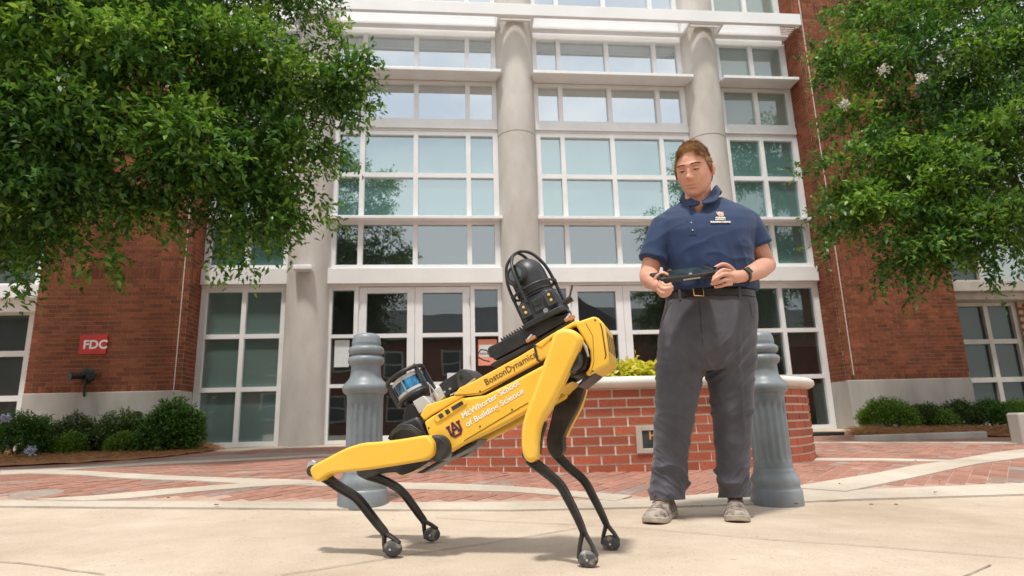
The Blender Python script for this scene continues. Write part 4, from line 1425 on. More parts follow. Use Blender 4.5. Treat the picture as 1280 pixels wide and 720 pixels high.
# hip actuators
for (u, v, c, s_) in ((712, 450, -.14, -1), (712, 450, .14, 1), (548, 560, -.14, -1), (548, 560, .14, 1)):
    p = rp(u, v, -.14)
    mb = MB(); mb.lathe([(0, -.055), (.038, -.055), (.046, -.045), (.046, .045), (.038, .055), (0, .055)], 24)
    mb.v = [(x + p.x, z + c * .85, y + p.z) for x, y, z in mb.v]
    mb.build("hip_actuator", 'dark_metal', rob, smooth=40)
plate("hip_bracket", [(676, 432), (690, 424), (688, 448), (679, 452)], -.118, .118, 'dark_metal', rob, bevel=.003, plane=-.118)
mb = MB(); mb.tube([rp(726, 424, -.150), rp(732, 434, -.150), rp(735.5, 446, -.148)], [.004, .006, .004], 10); mb.build("hip_lever", 'silver', rob, smooth=40)
plate("knee_linkage", [(671, 566), (673, 545), (681, 525), (684, 530), (678, 548), (676, 568)], -.16, -.135, 'leg_black', l1, bevel=.004, plane=-.15)
# cables and hip covers at the rear
plate("rear_fairing", [(490, 545), (497, 536), (522, 521.5), (529, 533), (524, 541), (505, 546)], .04, .12, 'robot_yellow', rob, bevel=.005, plane=.04)
plate("hip_housing", [(487, 549), (500, 530), (524, 520), (532, 530), (540, 548), (548, 566), (552, 574), (540, 577), (520, 574)], -.105, .105, 'black_plastic', rob, bevel=.012, plane=-.08)
for k in range(3):
    mb = MB(); mb.tube(smooth_cab([rp(486 + k * 2, 548, -.11), rp(497, 533 + k * 2, -.14), rp(512, 530 + k * 2.5, -.15), rp(527, 540 + k * 3, -.14)]) if False else [rp(486 + k * 2, 548, -.11), rp(492, 538 + k * 2, -.13), rp(502, 531.5 + k * 2, -.15), rp(514, 532 + k * 2.5, -.15), rp(527, 541 + k * 3, -.14)], .0042, 8)
    mb.build("cable", 'black_plastic', rob, smooth=50)

# ---- payload on the back
# long black rail and compute box with cooling fins
rail_o = rp(640, 447, 0)
plate("payload_rail", [(612, 456), (618, 452), (640, 441), (672, 424), (712, 399.5), (713, 403.5), (672, 430), (618, 459)], -.055, .055, 'black_plastic', rob, bevel=.003, plane=-.055)
cb_ = plate("compute_box", [(609, 437), (611, 433.5), (625, 427), (650, 414), (662, 402), (668, 401), (712, 391), (713, 399), (690, 411), (660, 428), (618, 450)], -.052, .052, 'black_plastic', rob, bevel=.004, plane=-.052)
for k in range(10):
    t = k / 9
    p = rp(628 + 30 * t, 427.5 - 17.5 * t, -.05)
    mb = MB()
    q = []
    for dz in (-.01, .017):
        for dy in (-.048, .048):
            for dx in (-.0017, .0017):
                q.append(BF(Vector((p.x, 0, p.z)), dx, dy, dz))
    mb.hexa(q); mb.build("cooling_fin", 'black_plastic', cb_)
p = rp(616, 440, -.05)
mb = MB(); mb.hexa([BF(Vector((p.x, 0, p.z)), dx, dy, dz) for dz in (-.012, .016) for dy in (-.05, .05) for dx in (-.02, .035)]); mb.build("connector_block", 'dark_metal', cb_, bevel=.003)
for (u0, v0), (u1, v1), (u2, v2) in (((609, 438), (601, 437), (598, 442)), ((612, 452), (604, 450), (597, 446))):
    mb = MB(); mb.tube([rp(u0, v0, -.03), rp(u1, v1, -.04), rp(u2, v2, -.05)], .0025, 6); mb.build("antenna_lead", 'black_plastic', cb_)
for (u, v) in ((664, 424), (712, 398)):
    p = rp(u, v, -.06); p = Vector((p.x, -.055, p.z))
    mb = MB(); mb.hexa([BF(p, dx, dy, dz) for dz in (-.006, .007) for dy in (-.014, .012) for dx in (-.02, .02)]); mb.build("mount_clamp", 'copper', rob, bevel=.003)
    mb = MB(); mb.tube([BF(p, -.01, -.012, .004), BF(p, .012, -.012, .012)], .0045, 8); mb.build("clamp_screw", 'silver', rob)
# pan-tilt camera head: axis perpendicular to the back
hb, ht = rp(686, 402, 0), rp(648, 320, 0)
az_ = (ht - hb); HL = az_.length; az_.normalize()
ax_ = Vector((az_.z, 0, -az_.x))
def HF(x, y, z): return hb + ax_ * x + Vector((0, y, 0)) + az_ * z
ph = MB()
def octo(w, d, ch, z):
    return [HF(x, y, z) for x, y in ((-w + ch, -d), (w - ch, -d), (w, -d + ch), (w, d - ch), (w - ch, d), (-w + ch, d), (-w, d - ch), (-w, -d + ch))]
W = HL * .258
ph.loft([octo(W * 1.16, W * 1.1, W * .25, -.004), octo(W * 1.16, W * 1.1, W * .25, .014), octo(W * 1.02, W * .98, W * .25, .022), octo(W * .98, W * .94, W * .22, HL * .30), octo(W * .9, W * .88, W * .3, HL * .335), octo(W * .9, W * .88, W * .3, HL * .35)])
camh = ph.build("camera_tower", 'black_plastic', rob, smooth=30, bevel=.003)
# side pods with lamp pairs
for sx in (-1, 1):
    mb = MB()
    mb.hexa([HF(sx * W * .70 + dx, -W * .96 + dy, z) for z in (.03, HL * .30) for dy in (-.014, .01) for dx in (-W * .26, W * .26)])
    pod = mb.build("lamp_pod", 'dark_metal', camh, bevel=.004)
    for zz in (HL * .17, HL * .245):
        mb = MB(); mb.lathe([(0, 0), (.0055, 0), (.0048, .003), (0, .004)], 12)
        o_ = HF(sx * W * .70, -W * .96 - .0142, zz)
        mb.v = [tuple(o_ + ax_ * x + az_ * y + Vector((0, -z, 0))) for x, y, z in mb.v]
        mb.build("lamp", 'led', pod)
mb = MB(); mb.hexa([HF(dx, -W * .97 + dy, z) for z in (HL * .12, HL * .29) for dy in (-.004, .004) for dx in (-W * .26, W * .26)]); mb.build("front_plate", 'dark_metal', camh, bevel=.002)
mb = MB(); mb.hexa([HF(dx, -W * .99 + dy, z) for z in (HL * .20, HL * .27) for dy in (-.005, .004) for dx in (-W * .15, W * .15)]); mb.build("window_plate", 'lens', camh, bevel=.001)
mb = MB(); mb.lathe([(.0, 0), (.009, 0), (.010, .002), (.009, .004), (.0065, .004), (.0065, .002), (0, .002)], 18)
o_ = HF(W * .22, -W * .99, HL * .085); mb.v = [tuple(o_ + ax_ * x + az_ * y + Vector((0, -z, 0))) for x, y, z in mb.v]; mb.build("port_ring", 'silver', camh, smooth=30)
# turntable rings
mb = MB()
pr2 = [(W * .86, HL * .352), (W * .92, HL * .358), (W * .92, HL * .378), (W * .84, HL * .384), (W * .84, HL * .395), (W * .9, HL * .40), (W * .9, HL * .42), (W * .7, HL * .43)]
mb.lathe([(r_, z) for r_, z in pr2], 36); mb.v = [tuple(HF(x, y, z)) for x, y, z in mb.v]; mb.build("turntable", 'dark_metal', camh, smooth=35)
# domed tilt housing made of two cheeks and a camera barrel
mb = MB()
rr = W * .93
rings = []
for i in range(18):
    t = i / 17
    z = HL * .42 + (HL * .50) * t
    q = 1.0 if t < .45 else math.sqrt(max(0.0, 1 - ((t - .45) / .56) ** 2))
    q = max(q, .08)
    rings.append([HF(rr * q * math.cos(a), rr * .93 * q * math.sin(a), z) for a in np.linspace(0, 2 * math.pi, 37)[:-1]])
mb.loft(rings); dome = mb.build("tilt_housing", 'black_plastic', camh, smooth=50)
eye = HF(-W * .18, 0, HL * .66)
vd = (Vector((-.28, -.93, -.02)) + az_ * .12).normalized()
vu = az_ - vd * az_.dot(vd); vu.normalize(); vs_ = vu.cross(vd)
def EY(x, y, z): return eye + vs_ * x + vu * y + vd * z
mb = MB(); mb.lathe([(0, 0), (W * .60, 0), (W * .60, rr * .86), (W * .54, rr * 1.02), (W * .46, rr * 1.04), (W * .44, rr * .98), (0, rr * .98)], 30)
mb.v = [tuple(EY(x, y, z)) for x, y, z in mb.v]; barrel = mb.build("camera_barrel", 'black_plastic', dome, smooth=35)
mb = MB(); mb.lathe([(0, rr * 1.02), (W * .24, rr * 1.005), (W * .40, rr * .985), (W * .40, rr * .97), (0, rr * .97)], 24)
mb.v = [tuple(EY(x, y + W * .08, z)) for x, y, z in mb.v]; mb.build("camera_lens", 'lens', dome, smooth=50)
# wire cage
def cage(pts, r_=.0062, nm="cage_bar"):
    sm_ = []
    n = len(pts)
    for i in range(n - 1):
        for t in np.linspace(0, 1, 6)[:-1]:
            p0, p1, p2, p3 = [np.array(pts[max(0, min(n - 1, j))]) for j in (i - 1, i, i + 1, i + 2)]
            sm_.append(tuple(.5 * ((2 * p1) + (-p0 + p2) * t + (2 * p0 - 5 * p1 + 4 * p2 - p3) * t * t + (-p0 + 3 * p1 - 3 * p2 + p3) * t ** 3)))
    sm_.append(tuple(pts[-1]))
    mb = MB(); mb.tube([tuple(HF(*p)) for p in sm_], r_, 8); mb.build(nm, 'black_plastic', camh, smooth=50)
k1, k2 = W * 1.12, HL
cage([(-k1, -.02, HL * .12), (-k1 * 1.02, -.02, HL * .45), (-k1 * .98, -.015, HL * .70), (-k1 * .72, -.01, HL * .92), (-k1 * .3, 0, HL * 1.03), (0, 0, HL * 1.05)])
cage([(k1, .02, HL * .05), (k1 * 1.0, .02, HL * .45), (k1 * .93, .015, HL * .72), (k1 * .66, .01, HL * .93), (k1 * .3, 0, HL * 1.03), (0, 0, HL * 1.05)])
cage([(-W * .45, -k1, HL * .28), (-W * .45, -k1, HL * .6), (-W * .40, -k1 * .8, HL * .84), (-W * .2, -k1 * .35, HL * 1.0), (0, 0, HL * 1.05)])
cage([(W * .45, k1, HL * .28), (W * .45, k1, HL * .6), (W * .40, k1 * .8, HL * .84), (W * .2, k1 * .35, HL * 1.0), (0, 0, HL * 1.05)])
mb = MB(); mb.tube([tuple(HF(k1 * math.cos(a), k1 * math.sin(a), HL * .47)) for a in np.linspace(0, 2 * math.pi, 33)[:-1]], .0052, 8, closed=True); mb.build("cage_ring", 'black_plastic', camh, smooth=50)
for x, y in ((k1, .02), (-k1, -.02)):
    mb = MB(); mb.hexa([HF(x + dx, y + dy, z) for z in (HL * .43, HL * .51) for dy in (-.008, .008) for dx in (-.008, .008)]); mb.build("cage_joint", 'black_plastic', camh, bevel=.003)
mb = MB(); mb.hexa([HF(-k1 + dx, -.02 + dy, z) for z in (HL * .04, HL * .2) for dy in (-.008, .008) for dx in (-.006, .012)]); mb.build("cage_foot", 'black_plastic', camh, bevel=.003)
# jutting knob and short antenna right of the tower
mb = MB(); mb.tube([HF(W * 1.1, -.03, .03), HF(W * 1.6, -.03, .034)], [.011, .013], 12); mb.build("cable_plug", 'black_plastic', camh, smooth=40)
mb = MB(); mb.tube([HF(W * 1.5, -.03, .04), HF(W * 1.9, -.035, .075)], [.004, .004], 8); mb.build("plug_latch", 'dark_metal', camh)

# ---- spinning laser sensor in its guard
lc = rp(513, 482, 0)
la, lb_ = rp(505, 466, 0), rp(522, 498, 0)
lz = (la - lb_).normalized()
lx = Vector((lz.z, 0, -lz.x))
def LF(x, y, z): return lc + lx * x + Vector((0, y, 0)) + lz * z
LR = (rp(533, 474, 0) - rp(497, 492, 0)).length / 2
ld = MB(); ld.lathe([(LR * .92, -.042), (LR, -.036), (LR, -.026), (0, -.026), (0, -.042)][::-1], 36); ld.v = [tuple(LF(*p)) for p in ld.v]
lid = ld.build("laser_scanner", 'grey_box', rob, smooth=35)
mb = MB(); mb.lathe([(0, -.026), (LR * .985, -.026), (LR * .985, .016), (0, .016)], 48); mb.v = [tuple(LF(*p)) for p in mb.v]; mb.build("scanner_window", 'lidar_blue', lid, smooth=35)
mb = MB(); mb.lathe([(0, .016), (LR, .016), (LR, .028), (LR * .9, .033), (0, .034)], 36); mb.v = [tuple(LF(*p)) for p in mb.v]; mb.build("scanner_top", 'grey_box', lid, smooth=35)
mb = MB(); mb.hexa([LF(x, -LR * 1.0 + dy, z) for z in (-.03, .03) for dy in (-.003, .003) for x in (-.0025, .0025)]); mb.build("scanner_seam", 'silver', lid)
G_ = LR * 1.16
mb = MB(); mb.tube([tuple(LF(G_ * math.cos(a), G_ * math.sin(a), .043)) for a in np.linspace(0, 2 * math.pi, 33)[:-1]], .0085, 8, closed=True); mb.build("guard_ring", 'black_plastic', lid, smooth=50)
mb = MB(); mb.tube([tuple(LF(G_ * .95 * math.cos(a), G_ * .95 * math.sin(a), -.052)) for a in np.linspace(0, 2 * math.pi, 33)[:-1]], .0075, 8, closed=True); mb.build("guard_ring", 'black_plastic', lid, smooth=50)
for a in (math.pi + .5, -.5, math.pi - .5, .5):
    mb = MB(); mb.hexa([LF(G_ * math.cos(a) + dx, G_ * math.sin(a) + dy, z) for z in (-.056, .046) for dy in (-.005, .005) for dx in (-.008, .008)]); mb.build("guard_post", 'dark_metal', lid, bevel=.002)
    mb = MB(); mb.lathe([(0, 0), (.006, 0), (.006, .004), (0, .004)], 10); mb.v = [tuple(LF(G_ * math.cos(a) + x, G_ * math.sin(a) + y, z + .051)) for x, y, z in mb.v]; mb.build("guard_screw", 'copper', lid)
mb = MB(); mb.lathe([(0, -.044), (LR * .95, -.044), (LR * .8, -.058), (LR * .55, -.075), (0, -.075)], 24); mb.v = [tuple(LF(*p)) for p in mb.v]; mb.build("scanner_base", 'black_plastic', lid, smooth=30)
plate("sensor_mount", [(508, 502), (520, 506), (528, 519), (520, 524), (506, 528), (503, 522)], -.05, .05, 'black_plastic', rob, bevel=.004, plane=-.05)
plate("grey_housing", [(515.5, 502), (529, 494.5), (540.5, 505), (542, 507), (524, 517.5)], -.075, -.01, 'grey_box', rob, bevel=.003, plane=-.075)
plate("grey_housing", [(541, 489.5), (549, 482.5), (556, 496), (546, 505)], -.07, .02, 'grey_box', rob, bevel=.003, plane=-.07)
plate("sensor_box", [(548, 481), (553, 477), (572, 465), (577, 472), (580, 481), (563, 492), (556, 497)], -.06, .05, 'black_plastic', rob, bevel=.004, plane=-.06)
sb_ = plate("sensor_face", [(570, 466), (575, 461.5), (583, 461), (590, 466.5), (594, 474), (580, 484), (573, 488)], -.075, .055, 'dark_metal', rob, bevel=.005, plane=-.075)
mb = MB(); o_ = rp(576, 471, -.0755); mb.lathe([(0, 0), (.007, 0), (.0065, .003), (0, .003)], 16); mb.v = [(x + o_.x, -z + o_.y, y + o_.z) for x, y, z in mb.v]; mb.build("sensor_lens", 'lens', sb_)
for k, (pp_) in enumerate(([(548, 496), (541, 486), (537, 480), (538, 490), (542, 503), (548, 506)], [(594, 473), (585, 480), (574, 489), (563, 494)])):
    mb = MB(); mb.tube([rp(u, v, -.08) for u, v in pp_], .0032, 7); mb.build("grey_cable", 'silver', rob, smooth=50)
for (u, v) in ((556, 491), (563, 487)):
    p = rp(u, v, -.078); mb = MB(); mb.lathe([(0, 0), (.005, 0), (.005, .006), (0, .006)], 10); mb.v = [tuple(BF(p, x, y, z)) for x, y, z in mb.v]; mb.build("screw", 'silver', rob)

for (u, v, c) in ((560, 553, -.1285), (600, 533, -.1285), (640, 512, -.1285), (672, 446, -.1225), (600, 489, -.1225), (536, 535, -.1285), (690, 424, -.1255), (744, 400, -.1285), (741, 464, -.1285), (735, 444, -.1285)):
    p = rp(u, v, c); mb = MB(); mb.lathe([(0, 0), (.0034, 0), (.0030, .0012), (.0012, .0012), (.0012, .0004), (0, .0004)], 10)
    mb.v = [(x + p.x, -z + p.y, y + p.z) for x, y, z in mb.v]; mb.build("shell_screw", 'dark_metal', rob)
for px in ([(732, 404), (741, 420), (742.5, 452), (738, 468)], [(569, 494.8), (600, 491), (640, 472), (672, 454)]):
    mb = MB(); mb.tube([rp(u, v, -.1283 if u > 700 else -.1225) for u, v in px], .0009, 5); mb.build("shell_seam", 'print_dark', rob)

# ================================================================== PERSON
PO = Vector((1.17, 3.02, zg(1.17, 3.02)))
man = empty("person", PO, 0, "man in navy polo shirt and grey trousers holding a tablet controller and looking down", "person")
def A(u, v, Y): return at(u, v, Y)
def ell_ring(c, hw, hd, n=28, pw=2.3, yaw=0.0, tilt=(0, 0)):
    out = []
    for k in range(n):
        a = 2 * math.pi * k / n
        cx, sx = math.cos(a), math.sin(a)
        x = math.copysign(abs(cx) ** (2 / pw), cx) * hw; y = math.copysign(abs(sx) ** (2 / pw), sx) * hd
        xr = x * math.cos(yaw) - y * math.sin(yaw); yr = x * math.sin(yaw) + y * math.cos(yaw)
        out.append((c[0] + xr, c[1] + yr, c[2] + x * tilt[0] + y * tilt[1]))
    return out
def limb(mb, path, rad, n=16, mi=0):
    """tapered tube with rounded ends through smooth joints"""
    P = [np.array(p, float) for p in path]
    pts = []; rr = []
    m = len(P)
    for i in range(m - 1):
        p0, p1, p2, p3 = P[max(0, i - 1)], P[i], P[i + 1], P[min(m - 1, i + 2)]
        for t in np.linspace(0, 1, 6)[:-1]:
            pts.append(.5 * ((2 * p1) + (-p0 + p2) * t + (2 * p0 - 5 * p1 + 4 * p2 - p3) * t * t + (-p0 + 3 * p1 - 3 * p2 + p3) * t ** 3))
            rr.append(rad[i] * (1 - t) + rad[i + 1] * t)
    pts.append(P[-1]); rr.append(rad[-1])
    d0 = pts[0] - pts[1]; d0 /= np.linalg.norm(d0); d1 = pts[-1] - pts[-2]; d1 /= np.linalg.norm(d1)
    head = [(pts[0] + d0 * rr[0] * q, rr[0] * math.sqrt(1 - q * q)) for q in (.95, .7, .35)]
    tail = [(pts[-1] + d1 * rr[-1] * q, rr[-1] * math.sqrt(1 - q * q)) for q in (.35, .7, .95)]
    full = head + list(zip(pts, rr)) + tail
    mb.tube([tuple(p) for p, _ in full], [r_ for _, r_ in full], n, mi)

# ---- head in its own frame (face towards -y), then turned and bowed
HC = A(868, 215.5, 2.90)
HYAW, HBOW, HROLL = R(-38), R(19), R(2)
HS = 1.10
HM = Matrix.Translation(HC) @ Matrix.Rotation(HYAW, 4, 'Z') @ Matrix.Rotation(HROLL, 4, 'Y') @ Matrix.Rotation(HBOW, 4, 'X')
def gs(x, z, x0, z0, a, b): return math.exp(-((x - x0) / a) ** 2 - ((z - z0) / b) ** 2)
def head_pt(th, ph):
    """th: 0 top .. pi bottom, ph: angle round, 0 = face front"""
    sz = math.cos(th); sr = math.sin(th)
    x = sr * math.sin(ph); y = -sr * math.cos(ph)
    z = sz
    X = x * .079; Y = y * .098; Z = z * .127
    front = max(0, -y)
    if z < 0:
        t = -z
        X *= 1 - .23 * t ** 1.8
        Y *= 1 - (.06 if y < 0 else .30) * t
        if y < 0: Y -= .010 * math.sin(min(1, t) * math.pi) * front
        Y -= .020 * t * t
        if abs(t) > .55: Z *= 1 - .06 * (t - .55)
    else:
        Y *= 1 + .04 * z
    if y < .15:
        f = 1.0 if y < -.1 else max(0, (.15 - y) / .25)
        d = 0
        d += .0255 * gs(X, Z, 0, -.022, .0105, .013) + .015 * gs(X, Z, 0, .000, .0085, .020)     # nose
        d += .008 * (gs(X, Z, .012, -.027, .0065, .007) + gs(X, Z, -.012, -.027, .0065, .007))   # wings
        d += .0075 * (gs(X, Z, .030, .036, .024, .009) + gs(X, Z, -.030, .036, .024, .009)) + .003 * gs(X, Z, 0, .036, .014, .012)
        d -= .0125 * (gs(X, Z, .031, .017, .015, .0115) + gs(X, Z, -.031, .017, .015, .0115))    # sockets
        d += .0058 * (gs(X, Z, .031, .0150, .0125, .0072) + gs(X, Z, -.031, .0150, .0125, .0072))
        d += .004 * (gs(X, Z, .046, -.012, .018, .016) + gs(X, Z, -.046, -.012, .018, .016))     # cheeks
        d += .0075 * gs(X, Z, 0, -.054, .022, .0050) - .0050 * gs(X, Z, 0, -.0605, .025, .0022) + .0080 * gs(X, Z, 0, -.0675, .018, .0055)
        d -= .0045 * gs(X, Z, 0, -.079, .018, .006)
        d += .012 * gs(X, Z, 0, -.100, .022, .015)                                              # chin
        d -= .003 * (gs(X, Z, .028, -.062, .007, .010) + gs(X, Z, -.028, -.062, .007, .010))
        Y -= d * f
    return Vector((X, Y, Z)) * HS
def HW(p): return HM @ Vector(p)
body = MB(PO)
nt_, np_ = 84, 96
rings = []
for i in range(1, nt_):
    th = math.pi * i / nt_
    rings.append([tuple(HW(head_pt(th, 2 * math.pi * k / np_))) for k in range(np_)])
body.loft(rings)
# ears
for s_ in (-1, 1):
    er = []
    for (z, w, d_) in ((.030, .004, .008), (.026, .010, .016), (.012, .013, .020), (-.006, .012, .018), (-.022, .009, .013), (-.030, .004, .007)):
        er.append([tuple(HW(Vector((s_ * (.078 + math.cos(a) * w * .9 + w * .45), .012 + math.sin(a) * d_ + .25 * z, z - .002)) * HS)) for a in np.linspace(0, 2 * math.pi, 13)[:-1]])
    body.loft(er)
# neck into the chest
nb = A(871, 262, 2.95)
chin = HW(head_pt(2.4, 0))
neck_top = HW(Vector((0, .022, -.085)) * HS)
limb(body, [tuple(HW(Vector((0, .02, -.02)) * HS)), tuple(neck_top), (nb.x, nb.y + .015, nb.z), (nb.x, nb.y + .02, nb.z - .08)], [.060, .064, .072, .085], 22)
# torso core (hidden under the shirt) joins neck and arms
shl, shr = A(831, 286, 2.985), A(933, 283, 2.985)
body.loft([ell_ring((1.27, 2.98, z), w, d_, 24) for z, w, d_ in ((1.12, .17, .10), (1.3, .18, .11), (1.42, .2, .11), (1.49, .17, .08), (1.53, .09, .06))])
# right arm (picture left)
e_r = A(811, 343, 2.99); w_r = A(818, 353, 2.80); h_r = A(826, 357, 2.735)
limb(body, [tuple(shl), tuple(A(818, 318, 2.99)), tuple(e_r)], [.050, .050, .046], 18)
limb(body, [tuple(e_r), tuple(A(813, 349, 2.90)), tuple(w_r)], [.048, .050, .033], 18)
# left arm (picture right)
e_l = A(958, 331, 3.0); w_l = A(931, 345, 2.80); h_l = A(914, 346, 2.735)
limb(body, [tuple(shr), tuple(A(946, 306, 2.99)), tuple(e_l)], [.050, .051, .046], 18)
limb(body, [tuple(e_l), tuple(A(949, 337, 2.90)), tuple(w_l)], [.048, .049, .032], 18)
# hands: palm block, four curled fingers and a thumb closing on the controller
def hand(palm, fingers, thumb, fr=.0090):
    limb(body, palm, [.030, .031, .026], 16)
    for f, k in zip(fingers, (1.0, 1.05, 1.0, .86)):
        limb(body, [tuple(A(*p)) for p in f], [fr * 1.12 * k, fr * 1.08 * k, fr * k, fr * .86 * k][:len(f)], 10)
    limb(body, [tuple(A(*p)) for p in thumb], [fr * 1.35, fr * 1.25, fr * 1.12, fr * .95][:len(thumb)], 10)
hand([tuple(w_r), tuple(A(820, 356, 2.755)), tuple(A(826, 358, 2.72))],
     [[(826, 351, 2.70), (829, 356, 2.665), (834, 357, 2.650), (838, 355, 2.655)],
      [(824, 356, 2.695), (829, 361, 2.655), (835, 361, 2.645), (840, 358.5, 2.655)],
      [(823, 361, 2.70), (828, 366, 2.66), (835, 365.5, 2.65), (840, 362, 2.66)],
      [(823, 365, 2.71), (828, 370, 2.675), (834, 369, 2.668), (838, 366, 2.675)]],
     [(819, 350, 2.74), (823, 344.5, 2.725), (829, 341.5, 2.715), (834, 343.5, 2.705)])
hand([tuple(w_l), tuple(A(921, 346, 2.755)), tuple(A(913, 347, 2.72))],
     [[(912, 339, 2.70), (904, 337.5, 2.665), (897, 342, 2.648), (892, 347, 2.650)],
      [(914, 344, 2.695), (905, 343, 2.655), (897, 347, 2.642), (891, 351, 2.648)],
      [(914, 350, 2.70), (906, 350, 2.66), (898, 353, 2.650), (890, 355, 2.658)],
      [(914, 355, 2.71), (907, 356, 2.675), (900, 358, 2.668), (894, 359, 2.675)]],
     [(918, 340, 2.745), (911, 333, 2.73), (903, 330.5, 2.72), (894, 334.5, 2.708)])
HMI = HM.inverted()
def skin_slot(c):
    p = HMI @ (Vector(c) + PO)
    p = p / HS
    if p.y < -.06 and (p.x / .0225) ** 2 + ((p.z + .0605) / .0105) ** 2 < 1:
        return 1
    if abs(p.x) > .074 and abs(p.z) < .04 and abs(p.y) < .05: return 2
    if p.y < -.085 and abs(p.x) < .014 and -.036 < p.z < -.012: return 2
    return 0
bodyo = remeshed(body, "body", ['skin', 'lip', 'skin_flush'], man, .0032, 2, None, skin_slot)
# eyes looking down, lids nearly closed, brows
for s_ in (-1, 1):
    q = Vector((s_ * .0305, -.0790, .0125)) * HS
    mb = MB(PO); rings = []
    for i in range(1, 12):
        th = math.pi * i / 12
        rings.append([tuple(HW(q + Vector((math.sin(th) * math.cos(a) * .0145, -math.sin(th) * math.sin(a) * .0135 - .0005, math.cos(th) * .0042 - .0030)))) for a in np.linspace(0, 2 * math.pi, 17)[:-1]])
    mb.loft(rings); mb.build("eye", 'eye_white', man, smooth=60)
    mb = MB(PO); rings = []
    for i in range(1, 8):
        th = math.pi * i / 8
        rings.append([tuple(HW(q + Vector((math.sin(th) * math.cos(a) * .0066 - .001, -.0085 - math.sin(th) * math.sin(a) * .0065, math.cos(th) * .0050 - .003)))) for a in np.linspace(0, 2 * math.pi, 13)[:-1]])
    mb.loft(rings); mb.build("iris", 'iris', man, smooth=60)
    mb = MB(PO)
    mb.tube([tuple(HW(q + Vector((s_ * x, y, z)))) for x, y, z in ((-.017, -.008, -.001), (-.008, -.0135, .0022), (.003, -.0140, .0030), (.012, -.0110, .0016), (.018, -.005, -.001))], [.003, .0046, .0050, .0044, .003], 8)
    mb.build("eyelid", 'skin', man, smooth=60)
    mb = MB(PO)
    mb.tube([tuple(HW(q + Vector((s_ * x, y, z)))) for x, y, z in ((-.017, -.0100, -.0040), (-.008, -.0165, -.0022), (.003, -.0172, -.0016), (.012, -.0136, -.0024), (.018, -.0075, -.0042))], [.0012, .0021, .0022, .0020, .0012], 6)
    mb.build("lashes", 'brow', man)
    bw = MB(PO)
    for k in range(60):
        t = random.random()
        X = (.012 + .040 * t); Z = .0345 + .008 * math.sin(t * 2.4) - .006 * t + random.uniform(-.0028, .0028)
        yb = -.098 * math.sqrt(max(0, 1 - (X / .079) ** 2)) * .985 - .0065 + .004 * t
        p = Vector((s_ * X, yb, Z)) * HS
        d_ = Vector((s_ * .008, .0022, .0022 - .004 * t))
        bw.tube([tuple(HW(p)), tuple(HW(p + d_ * .6 + Vector((0, -.001, 0)))), tuple(HW(p + d_))], [.0010, .0009, .0003], 4)
    o = bw.build("eyebrow", 'brow', man); o['kind'] = 'stuff'
# hair: a close cap and many short tufts swept forward and up
hr = MB(PO)
def hairline(ph):
    """lowest polar angle that carries hair at direction ph (0 = front)"""
    a = abs((ph + math.pi) % (2 * math.pi) - math.pi)
    if a < .62: return .80 - .05 * math.cos(a * 4)
    if a < 1.0: return .84 + (a - .62) * .45
    if a < 1.30: return 1.01 + (a - 1.0) * 1.7
    if a < 1.52: return 1.52 + (a - 1.30) * .9
    if a < 1.85: return 1.50
    return min(2.15, 1.55 + (a - 1.85) * 1.2)
cap_r = []
for i in range(15):
    ring = []
    for k in range(64):
        ph = 2 * math.pi * k / 64
        th = .02 + (hairline(ph) - .02) * i / 14
        p = head_pt(th, ph)
        nrm = Vector((p.x / .0065, p.y / .0095, p.z / .016)).normalized()
        ring.append(tuple(HW(p + nrm * ((.013 + .005 * noise.noise(p * 30)) * (1 - .85 * (i / 14) ** 2.2) + .001))))
    cap_r.append(ring)
hr.loft(cap_r)
hcap = hr.build("hair", 'hair', man, smooth=70)
tf = MB(PO)
for k in range(5200):
    ph = random.uniform(-math.pi, math.pi); u_ = random.random() ** .6
    th = .03 + (hairline(ph) - .03) * u_
    p = head_pt(th, ph)
    nrm = Vector((p.x / .0065, p.y / .0095, p.z / .016)).normalized()
    a = abs(ph)
    topness = max(0, 1 - th / 1.15)
    wave = noise.noise(Vector((p.x * 30, p.y * 30, p.z * 24)))
    ln = .013 + .020 * topness + .010 * max(0, wave) * topness
    if a > 1.1 and th > .9: ln = .010
    sw = Vector((.30 + .5 * wave, -.62, .18)) if th < 1.1 else Vector((0, .45, -.8))
    if a < .7 and th > .6: sw = Vector((.55, -.10, .55 + .3 * wave)); ln = .021
    tg = (sw - nrm * sw.dot(nrm)); tg.normalize()
    d_ = tg * .78 + nrm * (.50 + .25 * topness)
    thick = (.014) * (1 - .85 * u_ ** 2.2)
    b_ = p + nrm * thick * .7
    ln *= 1.2
    m_ = b_ + d_ * ln * .55 + nrm * .002
    e_ = b_ + (tg * 1.0 + nrm * .30) * ln * 1.12 + Vector((random.gauss(0, .003), random.gauss(0, .003), random.gauss(0, .003)))
    tf.tube([tuple(HW(b_)), tuple(HW(m_)), tuple(HW(e_))], [.0019, .0017, .0004], 3, caps=False)
o = tf.build("hair_tufts", 'hair', hcap, fix=False); o['kind'] = 'stuff'

